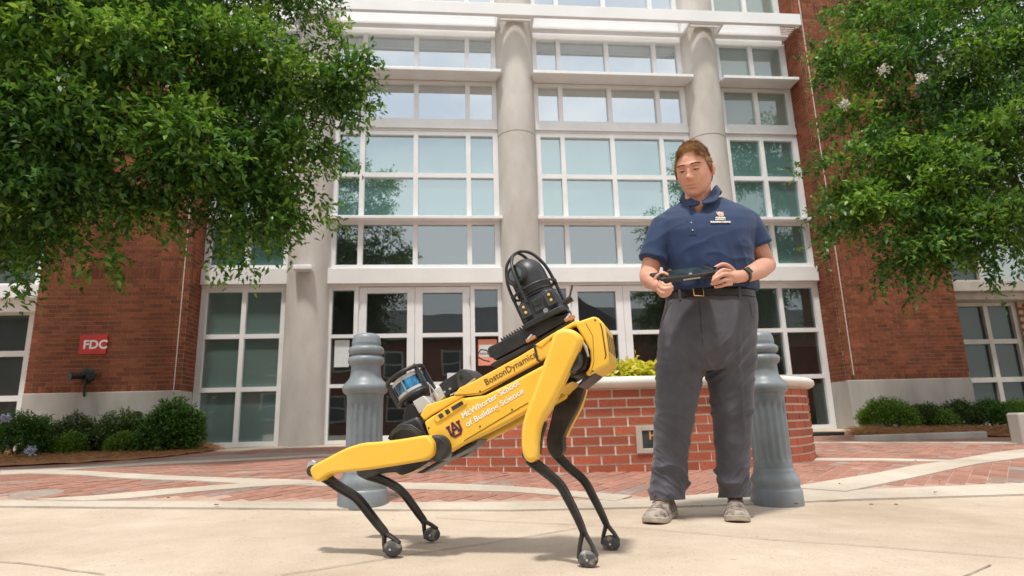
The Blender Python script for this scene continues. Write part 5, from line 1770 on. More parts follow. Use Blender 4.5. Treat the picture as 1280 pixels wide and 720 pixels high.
# ---- polo shirt
sh = MB(PO)
def tor(z, xl, xr, hd, yc, pw=2.3, tilt=(0, 0)):
    return ell_ring(((xl + xr) / 2, yc, z), (xr - xl) / 2, hd, 36, pw, 0, tilt)
k_ = .985
def X3(u, v, Y=3.0): return A(u, v, Y).x
def tpx(v, u0, u1, hd, yc, pw=2.35, tilt=(0, 0)):
    a, b = A(u0, v, 3.0), A(u1, v, 3.0)
    return tor((a.z + b.z) / 2, a.x, b.x, hd, yc, pw, tilt)
sh.loft([tpx(363, 839, 940.5, .148, 3.0, 2.5), tpx(352, 837, 940, .156, 2.995, 2.5), tpx(335, 832, 937, .160, 2.99, 2.4), tpx(315, 826, 936, .160, 2.985, 2.4),
         tpx(297, 821, 939, .154, 2.98, 2.4), tpx(282, 819, 942, .138, 2.98, 2.3), tpx(270, 823, 941, .112, 2.98, 2.2, (.01, .04)), tpx(261, 833, 927, .092, 2.985, 2.1, (.03, .10)), tpx(253, 847, 909, .080, 2.985, 2, (.05, .25)), tpx(248.5, 853, 900, .072, 2.985, 2, (.05, .40))])
# sleeves
s0 = A(832, 280, 2.985); s1 = A(815.5, 326, 2.985)
def sleeve(a, b, r0, r1, r2):
    d_ = (b - a)
    P = [a - d_ * .12, a, a + d_ * .4, a + d_ * .8, b]
    rr = [r0 * .75, r0, r1, r2, r2 * 1.02]
    t = d_.normalized(); sd = t.cross(Vector((0, 1, 0))).normalized(); up_ = sd.cross(t)
    sh.loft([[tuple(p + sd * math.cos(q) * r_ * 1.0 + up_ * math.sin(q) * r_ * 1.08) for q in np.linspace(0, 2 * math.pi, 25)[:-1]] for p, r_ in zip(P, rr)])
sleeve(s0, s1, .072, .075, .069)
s2 = A(931, 276, 2.985); s3 = A(947.5, 309, 2.985)
sleeve(s2, s3, .072, .076, .074)
def shirt_folds(co, no):
    for i in range(len(co)):
        p = co[i] + np.array(PO)
        x, y, z = p
        f = 0
        n1 = noise.noise(Vector((x * 4, y * 4, z * 3)))
        f += .0050 * noise.noise(Vector((x * 7 + n1, y * 7, z * 4 + n1)))
        lowr = max(0, min(1, (1.40 - z) / .25))
        r1 = noise.noise(Vector((x * 11 + 1.2 * n1 + .8 * (z - 1.1) * (x - 1.3) * 6, y * 5, z * 1.7)))
        f += .0120 * (1 - abs(r1)) ** 3 * lowr
        r2 = noise.noise(Vector((x * 6 + z * 5, y * 4, z * 9 - x * 4 + n1)))
        f += .0060 * (1 - abs(r2)) ** 4 * max(0, min(1, (1.5 - z) / .2))
        if z < 1.17: f += .009 * (1 - abs(noise.noise(Vector((x * 10, y * 4, z * 14))))) ** 3
        co[i] += no[i] * f
    return co
sho = remeshed(sh, "polo_shirt", ['shirt'], man, .0065, 3, shirt_folds)
bm = bmesh.new(); bm.from_mesh(sho.data)
vx, vb, vt = A(871, 255, 2.88).x, A(871.5, 266.5, 2.86).z, A(872, 243, 2.90).z
def in_v(c):
    w = c + PO
    return w.y < 2.97 and w.z > vb and abs(w.x - vx - (w.z - vb) * .05) < .004 + (w.z - vb) * .62
bmesh.ops.delete(bm, geom=[f for f in bm.faces if in_v(f.calc_center_median()) or (f.calc_center_median() + PO).z > vt + .01], context='FACES')
bm.to_mesh(sho.data); bm.free()
# collar: two turned-down leaves meeting in an open V
cc = A(875, 240, 2.985)
for s_ in (-1, 1):
    vs = []
    n = 26
    for i in range(n):
        a = .07 + (math.pi - .07) * i / (n - 1)
        f = max(0, math.cos(a)) ** 2.3
        rx, ry = .078 - .010 * f, .078 + .058 * f
        zi = cc.z + .012 - .118 * f + .007 * s_ * math.sin(a)
        w = .040 + .020 * math.exp(-((a - .80) / .25) ** 2)
        w *= min(1, .18 + a / .62)
        cps, sps = math.cos(R(-24)), math.sin(R(-24))
        ax0, ay0 = s_ * math.sin(a), -math.cos(a)
        dirv = Vector((ax0 * cps - ay0 * sps, ax0 * sps + ay0 * cps, 0))
        pi_ = Vector((cc.x + rx * ax0 * cps - ry * ay0 * sps, cc.y + rx * ax0 * sps + ry * ay0 * cps, zi))
        pf_ = pi_ + dirv * .011 + Vector((0, 0, .006))
        po_ = pi_ + dirv * (.016 + w * .42) + Vector((0, 0, -w * .86))
        vs += [pi_, pf_, po_]
    vs2 = [Vector((v.x, v.y, v.z - .005)) + (Vector((cc.x, cc.y, v.z)) - v) * .05 for v in vs]
    fs = []
    for i in range(n - 1):
        for k in range(2):
            a = i * 3 + k
            fs.append((a, a + 1, a + 4, a + 3))
            fs.append((a + 3 * n, a + 3 + 3 * n, a + 4 + 3 * n, a + 1 + 3 * n))
        a = i * 3 + 2; fs.append((a, a + 3 * n, a + 3 + 3 * n, a + 3))
    for k in range(2): fs.append((k, k + 3 * n, k + 1 + 3 * n, k + 1))
    mb = MB(PO); mb.add(vs + vs2, fs)
    mb.build("collar_leaf", 'shirt', man, smooth=60)
# placket, buttons, chest emblem
def on_front(x, z, dy=0.0):
    """shirt surface in front of x, z"""
    best = None
    hit, loc, nor, idx = sho.ray_cast(Vector((x, 2.2, z)) - PO, Vector((0, 1, 0)))
    return (loc + PO + Vector((0, dy, 0))) if hit else Vector((x, 2.83 + dy, z))
xp = A(866, 285, 2.83).x
zs_ = np.linspace(A(866, 268, 2.83).z, A(866, 293, 2.83).z, 9)
mb = MB(PO); vs = []; fs = []
for z in zs_:
    for dx in (-.016, .016):
        vs.append(on_front(xp + dx, z, -.003))
fs = [(2 * i, 2 * i + 1, 2 * i + 3, 2 * i + 2) for i in range(8)]
mb.add(vs, fs); mb.build("placket", 'shirt', man, smooth=60)
for z in (A(867, 277, 2.83).z, A(867, 287, 2.83).z):
    p = on_front(xp, z, -.0035); mb = MB(PO); mb.lathe([(0, 0), (.0042, 0), (.004, .003), (0, .002)], 14); mb.v = [(x + p.x - PO.x + PO.x, -zz + p.y - 0, yy + p.z) for x, yy, zz in [(q[0] + PO.x, q[1] + PO.y, q[2] + PO.z) for q in mb.v]]
    mb.v = [(x - PO.x, y - PO.y, z_ - PO.z) for x, y, z_ in mb.v]; mb.build("button", 'silver', man)
def chest_text(body_, u, v, size, mat, bold=0.0):
    p = A(u, v, 2.83)
    q = on_front(p.x, p.z)
    ql, qr = on_front(p.x - .04, p.z), on_front(p.x + .04, p.z)
    e = (qr - ql).normalized()
    qt = on_front(p.x, p.z + .02); up_ = (qt - q).normalized()
    m = frame_mtx(q - PO + Vector((0, -.0055, -size * .35)), e, up_)
    return text_obj("chest_lettering", body_, size, mat, man, m, bold=bold, extrude=.002, align='CENTER')
chest_text("AUBURN", 901, 271.5, .0125, 'print_white', .0004)
chest_text("UNIVERSITY", 901, 274.2, .0100, 'print_white', .0002)
chest_text("BUILDING SCIENCE", 900.5, 277.5, .0118, 'print_white', .0005)
p = A(902, 266.2, 2.83); q = on_front(p.x, p.z); e = (on_front(p.x + .03, p.z) - on_front(p.x - .03, p.z)).normalized(); up_ = (on_front(p.x, p.z + .02) - q).normalized()
def chest_mono(w, grow, mat, name, dy):
    mb = MB(PO)
    k = .60
    for (xa, za, xb, zb_) in us + as_:
        a = Vector((xa, za)) * k; b = Vector((xb, zb_)) * k; d_ = (b - a).normalized(); n_ = Vector((-d_.y, d_.x))
        a2, b2 = a - d_ * grow, b + d_ * grow
        qq = [a2 + n_ * (w / 2), a2 - n_ * (w / 2), b2 - n_ * (w / 2), b2 + n_ * (w / 2)]
        jit = random.uniform(-.0001, .0001)
        mk = lambda c, y: q + e * c.x + up_ * c.y + Vector((0, y + jit, 0))
        mb.prism([mk(c, dy) for c in qq], [mk(c, dy + .002) for c in qq])
    mb.build(name, mat, man)
chest_mono(.0066, .0012, 'print_white', "emblem_outline", -.0050)
chest_mono(.0030, 0, 'logo_orange', "emblem", -.0056)

# ---- belt and trousers
bt = MB(PO)
rings = [tor(z, 1.098 + dx, 1.545 - dx, .151 - dx, 3.005, 2.5) for z, dx in ((1.062, .004), (1.064, -.001), (1.096, -.001), (1.098, .004))]
bt.loft(rings); belt = bt.build("belt", 'belt_leather', man, smooth=40)
bx = A(874, 369, 2.85); hit, loc, nor, idx = belt.ray_cast(Vector((bx.x, 2.2, 1.08)) - PO, Vector((0, 1, 0)))
by = (loc + PO).y if hit else 2.85
mb = MB(PO); mb.tube([(bx.x - .024, by - .006, 1.100), (bx.x - .022, by - .009, 1.062), (bx.x + .026, by - .009, 1.060), (bx.x + .026, by - .006, 1.098)], .0032, 8); mb.build("belt_buckle", 'gold', man, smooth=40)
tr = MB(PO)
tr.loft([tor(1.075, 1.095, 1.548, .148, 3.01, 2.5), tor(1.03, 1.084, 1.553, .152, 3.012, 2.5), tor(.96, 1.062, 1.548, .160, 3.015, 2.4), tor(.88, 1.044, 1.534, .164, 3.02, 2.4), tor(.80, 1.038, 1.520, .156, 3.02, 2.5), tor(.745, 1.038, 1.512, .136, 3.02, 2.5), tor(.712, 1.05, 1.500, .115, 3.02, 2.5)])
def lg(z, u0, u1, v, Y, hd):
    a, b = A(u0, v, Y).x, A(u1, v, Y).x
    zz = A((u0 + u1) / 2, v, Y).z
    return ell_ring(((a + b) / 2, Y, zz), (b - a) / 2, hd, 28, 2.15)
tr.loft([lg(0, 826, 883, 430, 3.02, .128), lg(0, 823, 881, 455, 3.02, .120), lg(0, 821.5, 875, 480, 3.02, .110), lg(0, 820.5, 868, 510, 3.03, .102), lg(0, 818.5, 863, 540, 3.05, .098), lg(0, 815, 862, 570, 3.06, .097), lg(0, 811, 862, 600, 3.07, .104), lg(0, 809, 859, 614, 3.07, .108), lg(0, 811, 858, 634, 3.07, .108)])
tr.loft([lg(0, 879, 939, 430, 3.02, .128), lg(0, 881, 939.5, 455, 3.02, .120), lg(0, 887.5, 939, 480, 3.02, .115), lg(0, 892, 939, 510, 3.02, .105), lg(0, 894, 937, 540, 3.03, .098), lg(0, 894, 936, 570, 3.03, .097), lg(0, 895, 936, 600, 3.03, .102), lg(0, 898, 937, 612, 3.03, .106), lg(0, 899, 937, 634, 3.03, .106)])
def trouser_folds(co, no):
    for i in range(len(co)):
        x, y, z = co[i] + np.array(PO)
        n1 = noise.noise(Vector((x * 7, y * 7, z * 5)))
        f = .0050 * noise.noise(Vector((x * 10, y * 8, z * 4)))
        # stacked breaks above the shoes
        w = max(0, min(1, (.42 - z) / .25))
        dr = 1 if x < 1.2 else -1
        s_ = (z + dr * (x - 1.2) * .55 + .05 * n1) * 42
        rg = abs(math.sin(s_ * .5 + 1.6 * n1))
        f += w * (.024 * (1 - rg) ** 2.6 - .006) * (.6 + .8 * abs(noise.noise(Vector((x * 7, y * 7, z * 5 + 2)))))
        r4 = noise.noise(Vector((x * 9, y * 9, (z + dr * (x - 1.2) * .8) * 26)))
        f += w * .010 * (1 - abs(r4)) ** 5
        # soft drag lines from crotch and knee
        w2 = max(0, 1 - abs(z - .74) / .18)
        r1 = noise.noise(Vector(((x - 1.27) * 4 * dr + z * 2, y * 3, (z - abs(x - 1.27) * .9) * 20)))
        f += w2 * .0135 * (1 - abs(r1)) ** 3.5
        w3 = max(0, 1 - abs(z - .50) / .2)
        r2 = noise.noise(Vector((x * 5, y * 4, (z + dr * x * .5) * 17 + 3)))
        f += w3 * (.0125 * (1 - abs(r2)) ** 3 - .004)
        # pressed crease down the front
        for cx_, z0_ in ((1.07, 0), (1.385, 0)):
            if y < 3.0: f += .0045 * math.exp(-((x - cx_ - (.04 * (.6 - z) * (-1 if cx_ < 1.2 else .3))) / .013) ** 2) * max(0, min(1, (.95 - z) / .2)) * max(0, min(1, (z - .25) / .2))
        f *= 1 - .6 * max(0, min(1, (.17 - z) / .05))
        f -= .014 * max(0, min(1, (.46 - z) / .25))
        co[i] += no[i] * f
    return co
tro = remeshed(tr, "trousers", ['trousers'], man, .0058, 3, trouser_folds)
bm = bmesh.new(); bm.from_mesh(tro.data)
hz = A(835, 623.5, 3.07).z - PO.z
bmesh.ops.bisect_plane(bm, geom=bm.verts[:] + bm.edges[:] + bm.faces[:], plane_co=(0, 0, hz), plane_no=Vector((0, -.10, -1)).normalized(), clear_outer=True)
bm.to_mesh(tro.data); bm.free()
# pocket seams and fly
def seam_on(o_, pts, r_, mat, name):
    P = []
    for u, v in pts:
        p = A(u, v, 2.86)
        hit, loc, nor, idx = o_.ray_cast(CO - PO, (p - CO).normalized())
        if hit: P.append(tuple(loc + PO + (CO - loc - PO).normalized() * r_ * .3))
    if len(P) > 1:
        mb = MB(PO); mb.tube(P, r_, 6); mb.build(name, mat, man)
seam_on(tro, [(840, 378), (834, 387), (829, 398), (825.5, 410)], .0016, 'shirt_dark', "pocket_seam")
seam_on(tro, [(935, 374), (938, 385), (940.5, 398)], .0016, 'shirt_dark', "pocket_seam")
seam_on(tro, [(874, 377), (875.5, 395), (877, 415), (878.5, 432)], .0013, 'shirt_dark', "fly_seam")
for u in (850, 925):
    p = A(u, 369, 2.87); hit, loc, nor, idx = belt.ray_cast(CO - PO, (p - CO).normalized())
    if hit:
        q = loc + PO
        MB(PO).box(q.x - .006, q.x + .006, q.y - .004, q.y + .004, 1.052, 1.105).build("belt_loop", 'trousers', man, bevel=.001)
# ---- shoes
def shoe(toe, heel, label):
    t = Vector((toe.x - heel.x, toe.y - heel.y, 0)); L_ = t.length; t.normalize(); s_ = Vector((-t.y, t.x, 0))
    z0 = zg(toe.x, toe.y)
    o_ = Vector((heel.x, heel.y, z0))
    up_ = MB(PO)
    prof = [(-.005, .026, .060), (.02, .037, .085), (.10, .040, .100), (.22, .040, .112), (.36, .042, .112), (.48, .046, .098), (.60, .052, .078), (.72, .055, .064), (.84, .054, .056), (.93, .045, .048), (.985, .026, .036), (1.0, .010, .026)]
    rings = []
    for f, w, h in prof:
        ring = []
        for a in np.linspace(-.35, math.pi + .35, 20):
            x = math.cos(a) * w * (1.02 if math.sin(a) < .3 else 1); z = .022 + max(-.005, math.sin(a)) ** 1.0 * (h - .022) if math.sin(a) > 0 else .018
            ring.append(tuple(o_ + t * (f * L_) + s_ * x + Vector((0, 0, z))))
        rings.append(ring)
    up_.loft(rings)
    so_ = up_.build("shoe", 'shoe_leather', man, smooth=60, subsurf=1)
    tag(so_, label)
    out = [(0, .030), (.04, .041), (.2, .043), (.36, .043), (.5, .048), (.65, .057), (.8, .058), (.92, .049), (.985, .028), (1.012, .0)]
    P = [(f, w) for f, w in out] + [(f, -w) for f, w in out[-2::-1]]
    sl = MB(PO)
    lift = lambda f: .012 * max(0, (f - .8) / .2) ** 2
    sl.prism([o_ + t * (f * L_) + s_ * w + Vector((0, 0, .0 + lift(f))) for f, w in P], [o_ + t * (f * L_) + s_ * w * .99 + Vector((0, 0, .026 + lift(f) * .8)) for f, w in P])
    sl.build("sole", 'shoe_sole', so_, bevel=.004)
    for j, f in enumerate((.40, .47, .54)):
        mb = MB(PO)
        hh = np.interp(f, [p_[0] for p_ in prof], [p_[2] for p_ in prof])
        mb.tube([tuple(o_ + t * (f * L_ + .006 * q) + s_ * x + Vector((0, 0, hh + .006 - abs(x) * .55))) for x, q in ((-.034, -1), (-.015, 0), (.0, .5), (.015, 0), (.034, -1))], .0042, 7)
        mb.build("lace", 'shoe_lace', so_, smooth=50)
    mb = MB(PO)
    hh = np.interp(.38, [p_[0] for p_ in prof], [p_[2] for p_ in prof])
    for sg in (-1, 1):
        mb.tube([tuple(o_ + t * (.40 * L_) + Vector((0, 0, hh + .008))), tuple(o_ + t * (.44 * L_) + s_ * sg * .022 + Vector((0, 0, hh + .012))), tuple(o_ + t * (.5 * L_) + s_ * sg * .03 + Vector((0, 0, hh - .008)))], .0038, 7)
    o2 = mb.build("lace_bow", 'shoe_lace', so_, smooth=50)
    # toe cap welt
    mb = MB(PO)
    f = .73; w, h = .0555, .064
    mb.tube([tuple(o_ + t * ((f - .05 * math.cos(a) ** 2) * L_) + s_ * math.cos(a) * w + Vector((0, 0, .022 + math.sin(a) * (h - .022)))) for a in np.linspace(.05, math.pi - .05, 12)], .0022, 6)
    mb.build("toe_seam", 'shoe_lace', so_)
shoe(A(813, 648, 2.86), A(838, 634, 3.14), "dusty work shoe pointing left")
shoe(A(922, 650, 2.84), A(920, 636, 3.12), "dusty work shoe pointing at the camera")
# ---- watch and ring
p0, p1 = A(924, 345, 2.79), A(931, 345, 2.80)
wd_ = (e_l - w_l).normalized()
wc = w_l + (h_l - w_l) * .10
mb = MB(PO)
sd = wd_.cross(Vector((0, 0, 1))).normalized(); up_ = sd.cross(wd_)
mb.loft([[tuple(wc + wd_ * x + (sd * math.cos(a) + up_ * math.sin(a)) * r_) for a in np.linspace(0, 2 * math.pi, 25)[:-1]] for x, r_ in ((-.010, .034), (-.010, .0375), (.010, .0385), (.010, .035))], closed=True, caps=False)
wb = mb.build("watch_strap", 'belt_leather', man, smooth=40)
fd = (CO - wc); fd -= wd_ * fd.dot(wd_); fd.normalize(); fd = (fd + Vector((0, 0, .35))).normalized(); fd -= wd_ * fd.dot(wd_); fd.normalize(); ud = fd.cross(wd_)
mb = MB(PO); mb.hexa([wc + fd * (.036 + z) + wd_ * x + ud * y for z in (0, .011) for y in (-.019, .019) for x in (-.0165, .0165)]); mb.build("watch_face", 'lens', wb, bevel=.004, seg=3)
rg = A(904, 355.8, 2.676); mb = MB(PO); mb.tube([tuple(rg + Vector((.002 * math.cos(a) , math.cos(a) * .0112, math.sin(a) * .0112))) for a in np.linspace(0, 2 * math.pi, 17)[:-1]], .0019, 6, closed=True); mb.build("finger_ring", 'gold', man, smooth=50)

# ---- controller held in both hands
ta_, tb_ = A(826, 351.5, 2.695), A(899, 341.5, 2.695)
tex = (tb_ - ta_); TL = tex.length; tex.normalize()
tc_ = (ta_ + tb_) / 2
tdy = Vector((0, .86, .36)); tdy -= tex * tdy.dot(tex); tdy.normalize()
tn = tex.cross(tdy)
if tn.z < 0: tn = -tn
tab = empty("tablet_controller", tc_, 0, "black tablet controller with side grips held in the man's two hands", "tablet")
def TF(x, y, z): return tex * x + tdy * y + tn * z
def tbox(x0, x1, y0, y1, z0, z1, name, mat, par, bev=.003):
    mb = MB(); mb.hexa([TF(x, y, z) for z in (z0, z1) for y in (y0, y1) for x in (x0, x1)]); return mb.build(name, mat, par, bevel=bev, seg=3)
hl = TL / 2
casing = tbox(-hl * .80, hl * .80, -.012, .15, -.014, .014, "casing", 'black_plastic', tab, .006)
tbox(-hl * .74, hl * .74, .0, .14, .0141, .016, "screen", 'lens', tab, .001)
for s_ in (-1, 1):
    a, b = sorted((s_ * hl * .79, s_ * hl * 1.04))
    gr = tbox(a, b, -.022, .14, -.022, .018, "grip", 'black_plastic', tab, .010)
    mb = MB(); mb.tube([TF(s_ * hl * .92, .02, .018), TF(s_ * hl * .92, .02, .030)], [.006, .009], 12); mb.build("thumb_stick", 'dark_metal', gr, smooth=40)
tbox(-hl * .28, hl * .30, -.0135, -.0119, -.009, -.002, "front_label", 'shoe_sole', casing, .0005)
tbox(-hl * .80, hl * .80, -.014, -.0125, .004, .010, "front_trim", 'dark_metal', casing, .0005)
mb = MB(); mb.tube([TF(0, -.004, .0145), TF(0, -.004, .021)], [.008, .007], 14); mb.build("power_button", 'silver', casing, smooth=40)

# ================================================================== TREES AND SHRUBS
def tree(name, label, trunk, limbs, blobs, n_per, mats, leaf, cat="tree", group=None, blossoms=(), tips=(), nl=9):
    root = empty(name, (trunk[0][0], trunk[0][1], zg(trunk[0][0], trunk[0][1])), 0, label, cat, group)
    off_ = root.location
    mb = MB(off_); mb.tube([t[:3] for t in trunk], [t[3] for t in trunk], 12); mb.build("trunk", 'bark', root, smooth=60)
    for l_ in limbs:
        mb = MB(off_); mb.tube([t[:3] for t in l_], [t[3] for t in l_], 8); mb.build("branch", 'bark', root, smooth=60)
    P = []; Dv = []; MI = []
    for (c, r_, dens) in blobs:
        K = max(5, int(17 * dens * r_ ** 2 + 4))
        n = int(n_per * dens * r_ ** 2 / K) + 6
        u = rng.normal(size=(K, 3)); u /= np.linalg.norm(u, axis=1, keepdims=True)
        f = rng.uniform(.35, 1.0, K) ** .5
        sc_ = np.array(c) + u * f[:, None] * np.array([r_, r_ * .95, r_ * .86])
        for k in range(K):
            cs = min(.42, r_ * .45) * rng.uniform(.6, 1.2)
            g = rng.normal(size=(n, 3)); g /= np.linalg.norm(g, axis=1, keepdims=True)
            g *= rng.uniform(.1, 1.0, (n, 1)) ** .6
            P.append(sc_[k] + g * np.array([cs, cs, cs * .48]) + np.array([0, 0, -.25 * cs]) * (np.linalg.norm(g[:, :2], axis=1) ** 2)[:, None])
            Dv.append(g * np.array([1, 1, .35]) + u[k] * .35 + rng.normal(size=(n, 3)) * .30 + np.array([0, 0, -.05]))
            MI.append(np.full(n, rng.integers(0, len(mats))))
    for (p, d_, n) in tips:
        p = np.array(p); d_ = np.array(d_)
        t = rng.uniform(0, 1, n)
        P.append(p + d_ * t[:, None] + rng.normal(size=(n, 3)) * .05 * (1.15 - t[:, None])); Dv.append(np.tile(d_ / np.linalg.norm(d_), (n, 1)) + rng.normal(size=(n, 3)) * .45); MI.append(np.zeros(n, int))
    P = np.concatenate(P); Dv = np.concatenate(Dv)
    foliage("crown", root, mats, P, Dv, nl, leaf, off=off_, droop=.3, spread=.8, step=.42, matpick=np.concatenate(MI))
    for k, (p, r_) in enumerate(blossoms):
        q = rng.normal(size=(38, 3)); q /= np.linalg.norm(q, axis=1, keepdims=True)
        foliage("blossom", root, 'blossom_white', np.array(p) + q * r_ * rng.uniform(.4, 1, (38, 1)), q, 4, (.026, .018), off=off_, spread=.9)
    return root
def bl_(u, v, Y, r_, dens=1.0):
    p = at(u, v, Y); return ((p.x, p.y, p.z), r_, dens)
def pt(u, v, Y, r_=None):
    p = at(u, v, Y); return (p.x, p.y, p.z) if r_ is None else (p.x, p.y, p.z, r_)
lt = [(-5.4, 6.4, .1, .17), (-5.35, 6.4, 1.2, .13), (-5.2, 6.35, 2.3, .11)]
left_blobs = [bl_(-120, -60, 6.6, 1.5, .8), bl_(20, -40, 6.4, 1.25), bl_(160, -60, 6.6, 1.25), bl_(290, -50, 6.8, 1.0), bl_(380, -30, 6.9, .62),
              bl_(40, 70, 5.9, .85, 1.2), bl_(-80, 90, 5.9, 1.0), bl_(150, 80, 6.2, .85, 1.1), bl_(250, 95, 6.5, .78, 1.1), bl_(345, 80, 6.7, .66, 1.1), bl_(412, 75, 6.8, .38, 1.2), bl_(425, 118, 6.8, .25, 1.3),
              bl_(30, 190, 6.0, .72, 1.1), bl_(-70, 230, 6.1, .8), bl_(120, 180, 6.1, .72, 1.1), bl_(215, 175, 6.1, .55, 1.2), bl_(300, 190, 6.6, .56, 1.1), bl_(345, 205, 6.7, .42, 1.2), bl_(382, 185, 6.8, .26, 1.2),
              bl_(0, 272, 6.2, .46, 1.1), bl_(70, 236, 6.2, .38, .9), bl_(150, 218, 6.2, .34, .9), bl_(235, 225, 6.4, .30, 1.0), bl_(292, 262, 6.5, .36, 1.3), bl_(325, 255, 6.5, .30, 1.3), bl_(350, 235, 6.6, .30, 1.2)]
def tip(u0, v0, u1, v1, Y, n):
    a, b = at(u0, v0, Y), at(u1, v1, Y - .15); return (tuple(a), tuple(b - a), n)
left_tips = [tip(395, 60, 460, 112, 6.8, 22), tip(400, 95, 455, 132, 6.8, 20), tip(380, 150, 430, 200, 6.8, 18), tip(365, 215, 412, 272, 6.7, 20), tip(300, 260, 302, 335, 6.4, 26), tip(280, 270, 275, 318, 6.4, 16), tip(330, 255, 355, 300, 6.5, 16),
             tip(130, 250, 140, 330, 6.2, 26), tip(95, 260, 108, 325, 6.2, 20), tip(60, 290, 55, 345, 6.2, 18), tip(20, 300, 25, 350, 6.2, 18), tip(200, 230, 225, 292, 6.3, 18), tip(190, 190, 285, 195, 5.9, 26), tip(60, 20, 160, 30, 5.6, 20), tip(20, 90, 90, 112, 5.5, 18), tip(400, 30, 455, 70, 6.8, 16), tip(395, 170, 412, 215, 6.8, 14), tip(420, 120, 445, 150, 6.8, 14)]
def limb_to(a, u, v, Y, r0, sag=.35):
    b = at(u, v, Y); a = Vector(a)
    m1 = a.lerp(b, .4) + Vector((0, 0, sag)); m2 = a.lerp(b, .75) + Vector((0, 0, sag * .7))
    return [(*a, r0), (*m1, r0 * .6), (*m2, r0 * .35), (*b, r0 * .12)]
tr_top = (-5.2, 6.35, 2.3)
left_limbs = [limb_to(tr_top, 250, 60, 6.6, .07), limb_to(tr_top, 400, 60, 6.8, .06), limb_to(tr_top, 300, 190, 6.6, .05, .5), limb_to(tr_top, 60, 90, 6.0, .06), limb_to(tr_top, 120, 240, 6.2, .05, .3), limb_to(tr_top, 150, -60, 6.6, .07), limb_to((-5.35, 6.4, 1.9), -60, 40, 6.0, .07)]
left_blobs += [((-7.6, 6.6, 4.0), 1.6, .32), ((-5.6, 7.6, 6.6), 1.5, .5), ((-4.3, 7.3, 7.3), 1.4, .5), ((-6.2, 6.0, 5.6), 1.5, .5), ((-5.0, 5.2, 6.4), 1.4, .5)]  # extra crown masses out of view, added to shade the left pier
lm = ['leaf_crape', 'leaf_bright', 'leaf_crape_deep']
tree("leafy_tree", "green small-leaved tree reaching in from the upper left before the brick pier", lt, left_limbs, left_blobs, 800, lm, (.084, .037), tips=left_tips)
rt_ = [(8.0, 7.2, .1, .17), (7.9, 7.2, 1.3, .13), (7.7, 7.15, 2.4, .11)]
right_blobs = [bl_(1420, -60, 7.4, 1.7, .7), bl_(1290, -50, 7.2, 1.35), bl_(1170, -50, 7.2, 1.0), bl_(1100, -10, 7.2, .50, 1.1),
               bl_(1110, 50, 7.0, .52, 1.2), bl_(1065, 75, 7.1, .40, 1.2), bl_(1200, 60, 6.8, .8, 1.1), bl_(1300, 90, 6.6, .95), bl_(1085, 135, 7.0, .38, 1.2), bl_(1150, 150, 6.7, .62, 1.2),
               bl_(1240, 170, 6.5, .7, 1.1), bl_(1330, 210, 6.4, .8), bl_(1070, 205, 6.9, .42, 1.3), bl_(1130, 235, 6.7, .58, 1.2), bl_(1200, 250, 6.5, .55, 1.2), bl_(1085, 265, 6.8, .42, 1.3), bl_(1130, 295, 6.7, .42, 1.2), bl_(1165, 300, 6.7, .36, 1.1), bl_(1235, 280, 6.5, .35, 1.0), bl_(1270, 290, 6.4, .34, 1.0)]
right_blobs += [((9.4, 7.4, 4.6), 1.7, .32), ((7.4, 8.2, 4.2), 1.0, .5)]  # crown masses added to throw shade on the right pier
right_tips = [tip(1060, 60, 1018, 62, 7.0, 16), tip(1060, 85, 1012, 95, 7.0, 14), tip(1060, 195, 1003, 210, 6.9, 20), tip(1060, 250, 1012, 262, 6.8, 20), tip(1065, 270, 1030, 305, 6.8, 18), tip(1100, 300, 1105, 352, 6.7, 20), tip(1140, 310, 1140, 362, 6.7, 18), tip(1085, 20, 1035, 25, 7.1, 14), tip(1240, 290, 1240, 352, 6.5, 20), tip(1270, 290, 1278, 340, 6.4, 16), tip(1180, 310, 1175, 345, 6.7, 12), tip(1055, 150, 1035, 158, 7.0, 12), tip(1170, 60, 1110, 60, 6.5, 18)]
rtop = (7.7, 7.15, 2.4)
right_limbs = [limb_to(rtop, 1110, 60, 7.0, .06), limb_to(rtop, 1090, 230, 6.8, .05), limb_to(rtop, 1200, 50, 6.9, .07), limb_to(rtop, 1150, 290, 6.7, .04), limb_to(rtop, 1290, 100, 6.7, .07), limb_to(rtop, 1290, -80, 7.2, .07)]
tree("leafy_tree", "dark green flowering tree with white blossoms filling the upper right", rt_, right_limbs, right_blobs, 820, ['leaf_crape_deep', 'leaf_bright', 'leaf_crape'], (.082, .036), tips=right_tips,
     blossoms=[(pt(1106, 86, 6.42), .04), (pt(1055, 130, 6.72), .036), (pt(1150, 97, 6.28), .025)])
# shrubs
def shrub(u, v0, v1, wpx, Y, mat, label, n, nl=7, leaf=(.034, .017), group="clipped shrubs by the walls", seed=1, lump=.2, spread=.8, name="shrub"):
    a, b = at(u, v1, Y), at(u, v0, Y)
    z = zg(a.x, Y)
    w = (at(u + wpx / 2, v1, Y).x - at(u - wpx / 2, v1, Y).x) / 2 * .92
    h = b.z - z
    rz = h * .62
    return mound(name, (a.x, Y, z), w, w * .9, rz, n * 2, nl, leaf, mat, label, "shrub", group, seed=seed, lump=lump, spread=spread)
shrub(20, 516, 568, 66, 9.1, 'leaf_holly', "tall green shrub at the far left edge with pale blue flowers", 900, seed=1, lump=.35)
shrub(52, 521, 556, 30, 9.75, 'leaf_holly', "dark narrow shrub behind the far left shrub", 330, seed=2, lump=.3)
shrub(92, 520, 562, 62, 9.65, 'leaf_dull', "dull dark shrub second from the left against the concrete base", 800, seed=3, lump=.22)
shrub(86, 542, 566, 35, 9.25, 'leaf_box', "little round pale shrub before the dull dark shrub", 420, leaf=(.03, .016), seed=4, lump=.12)
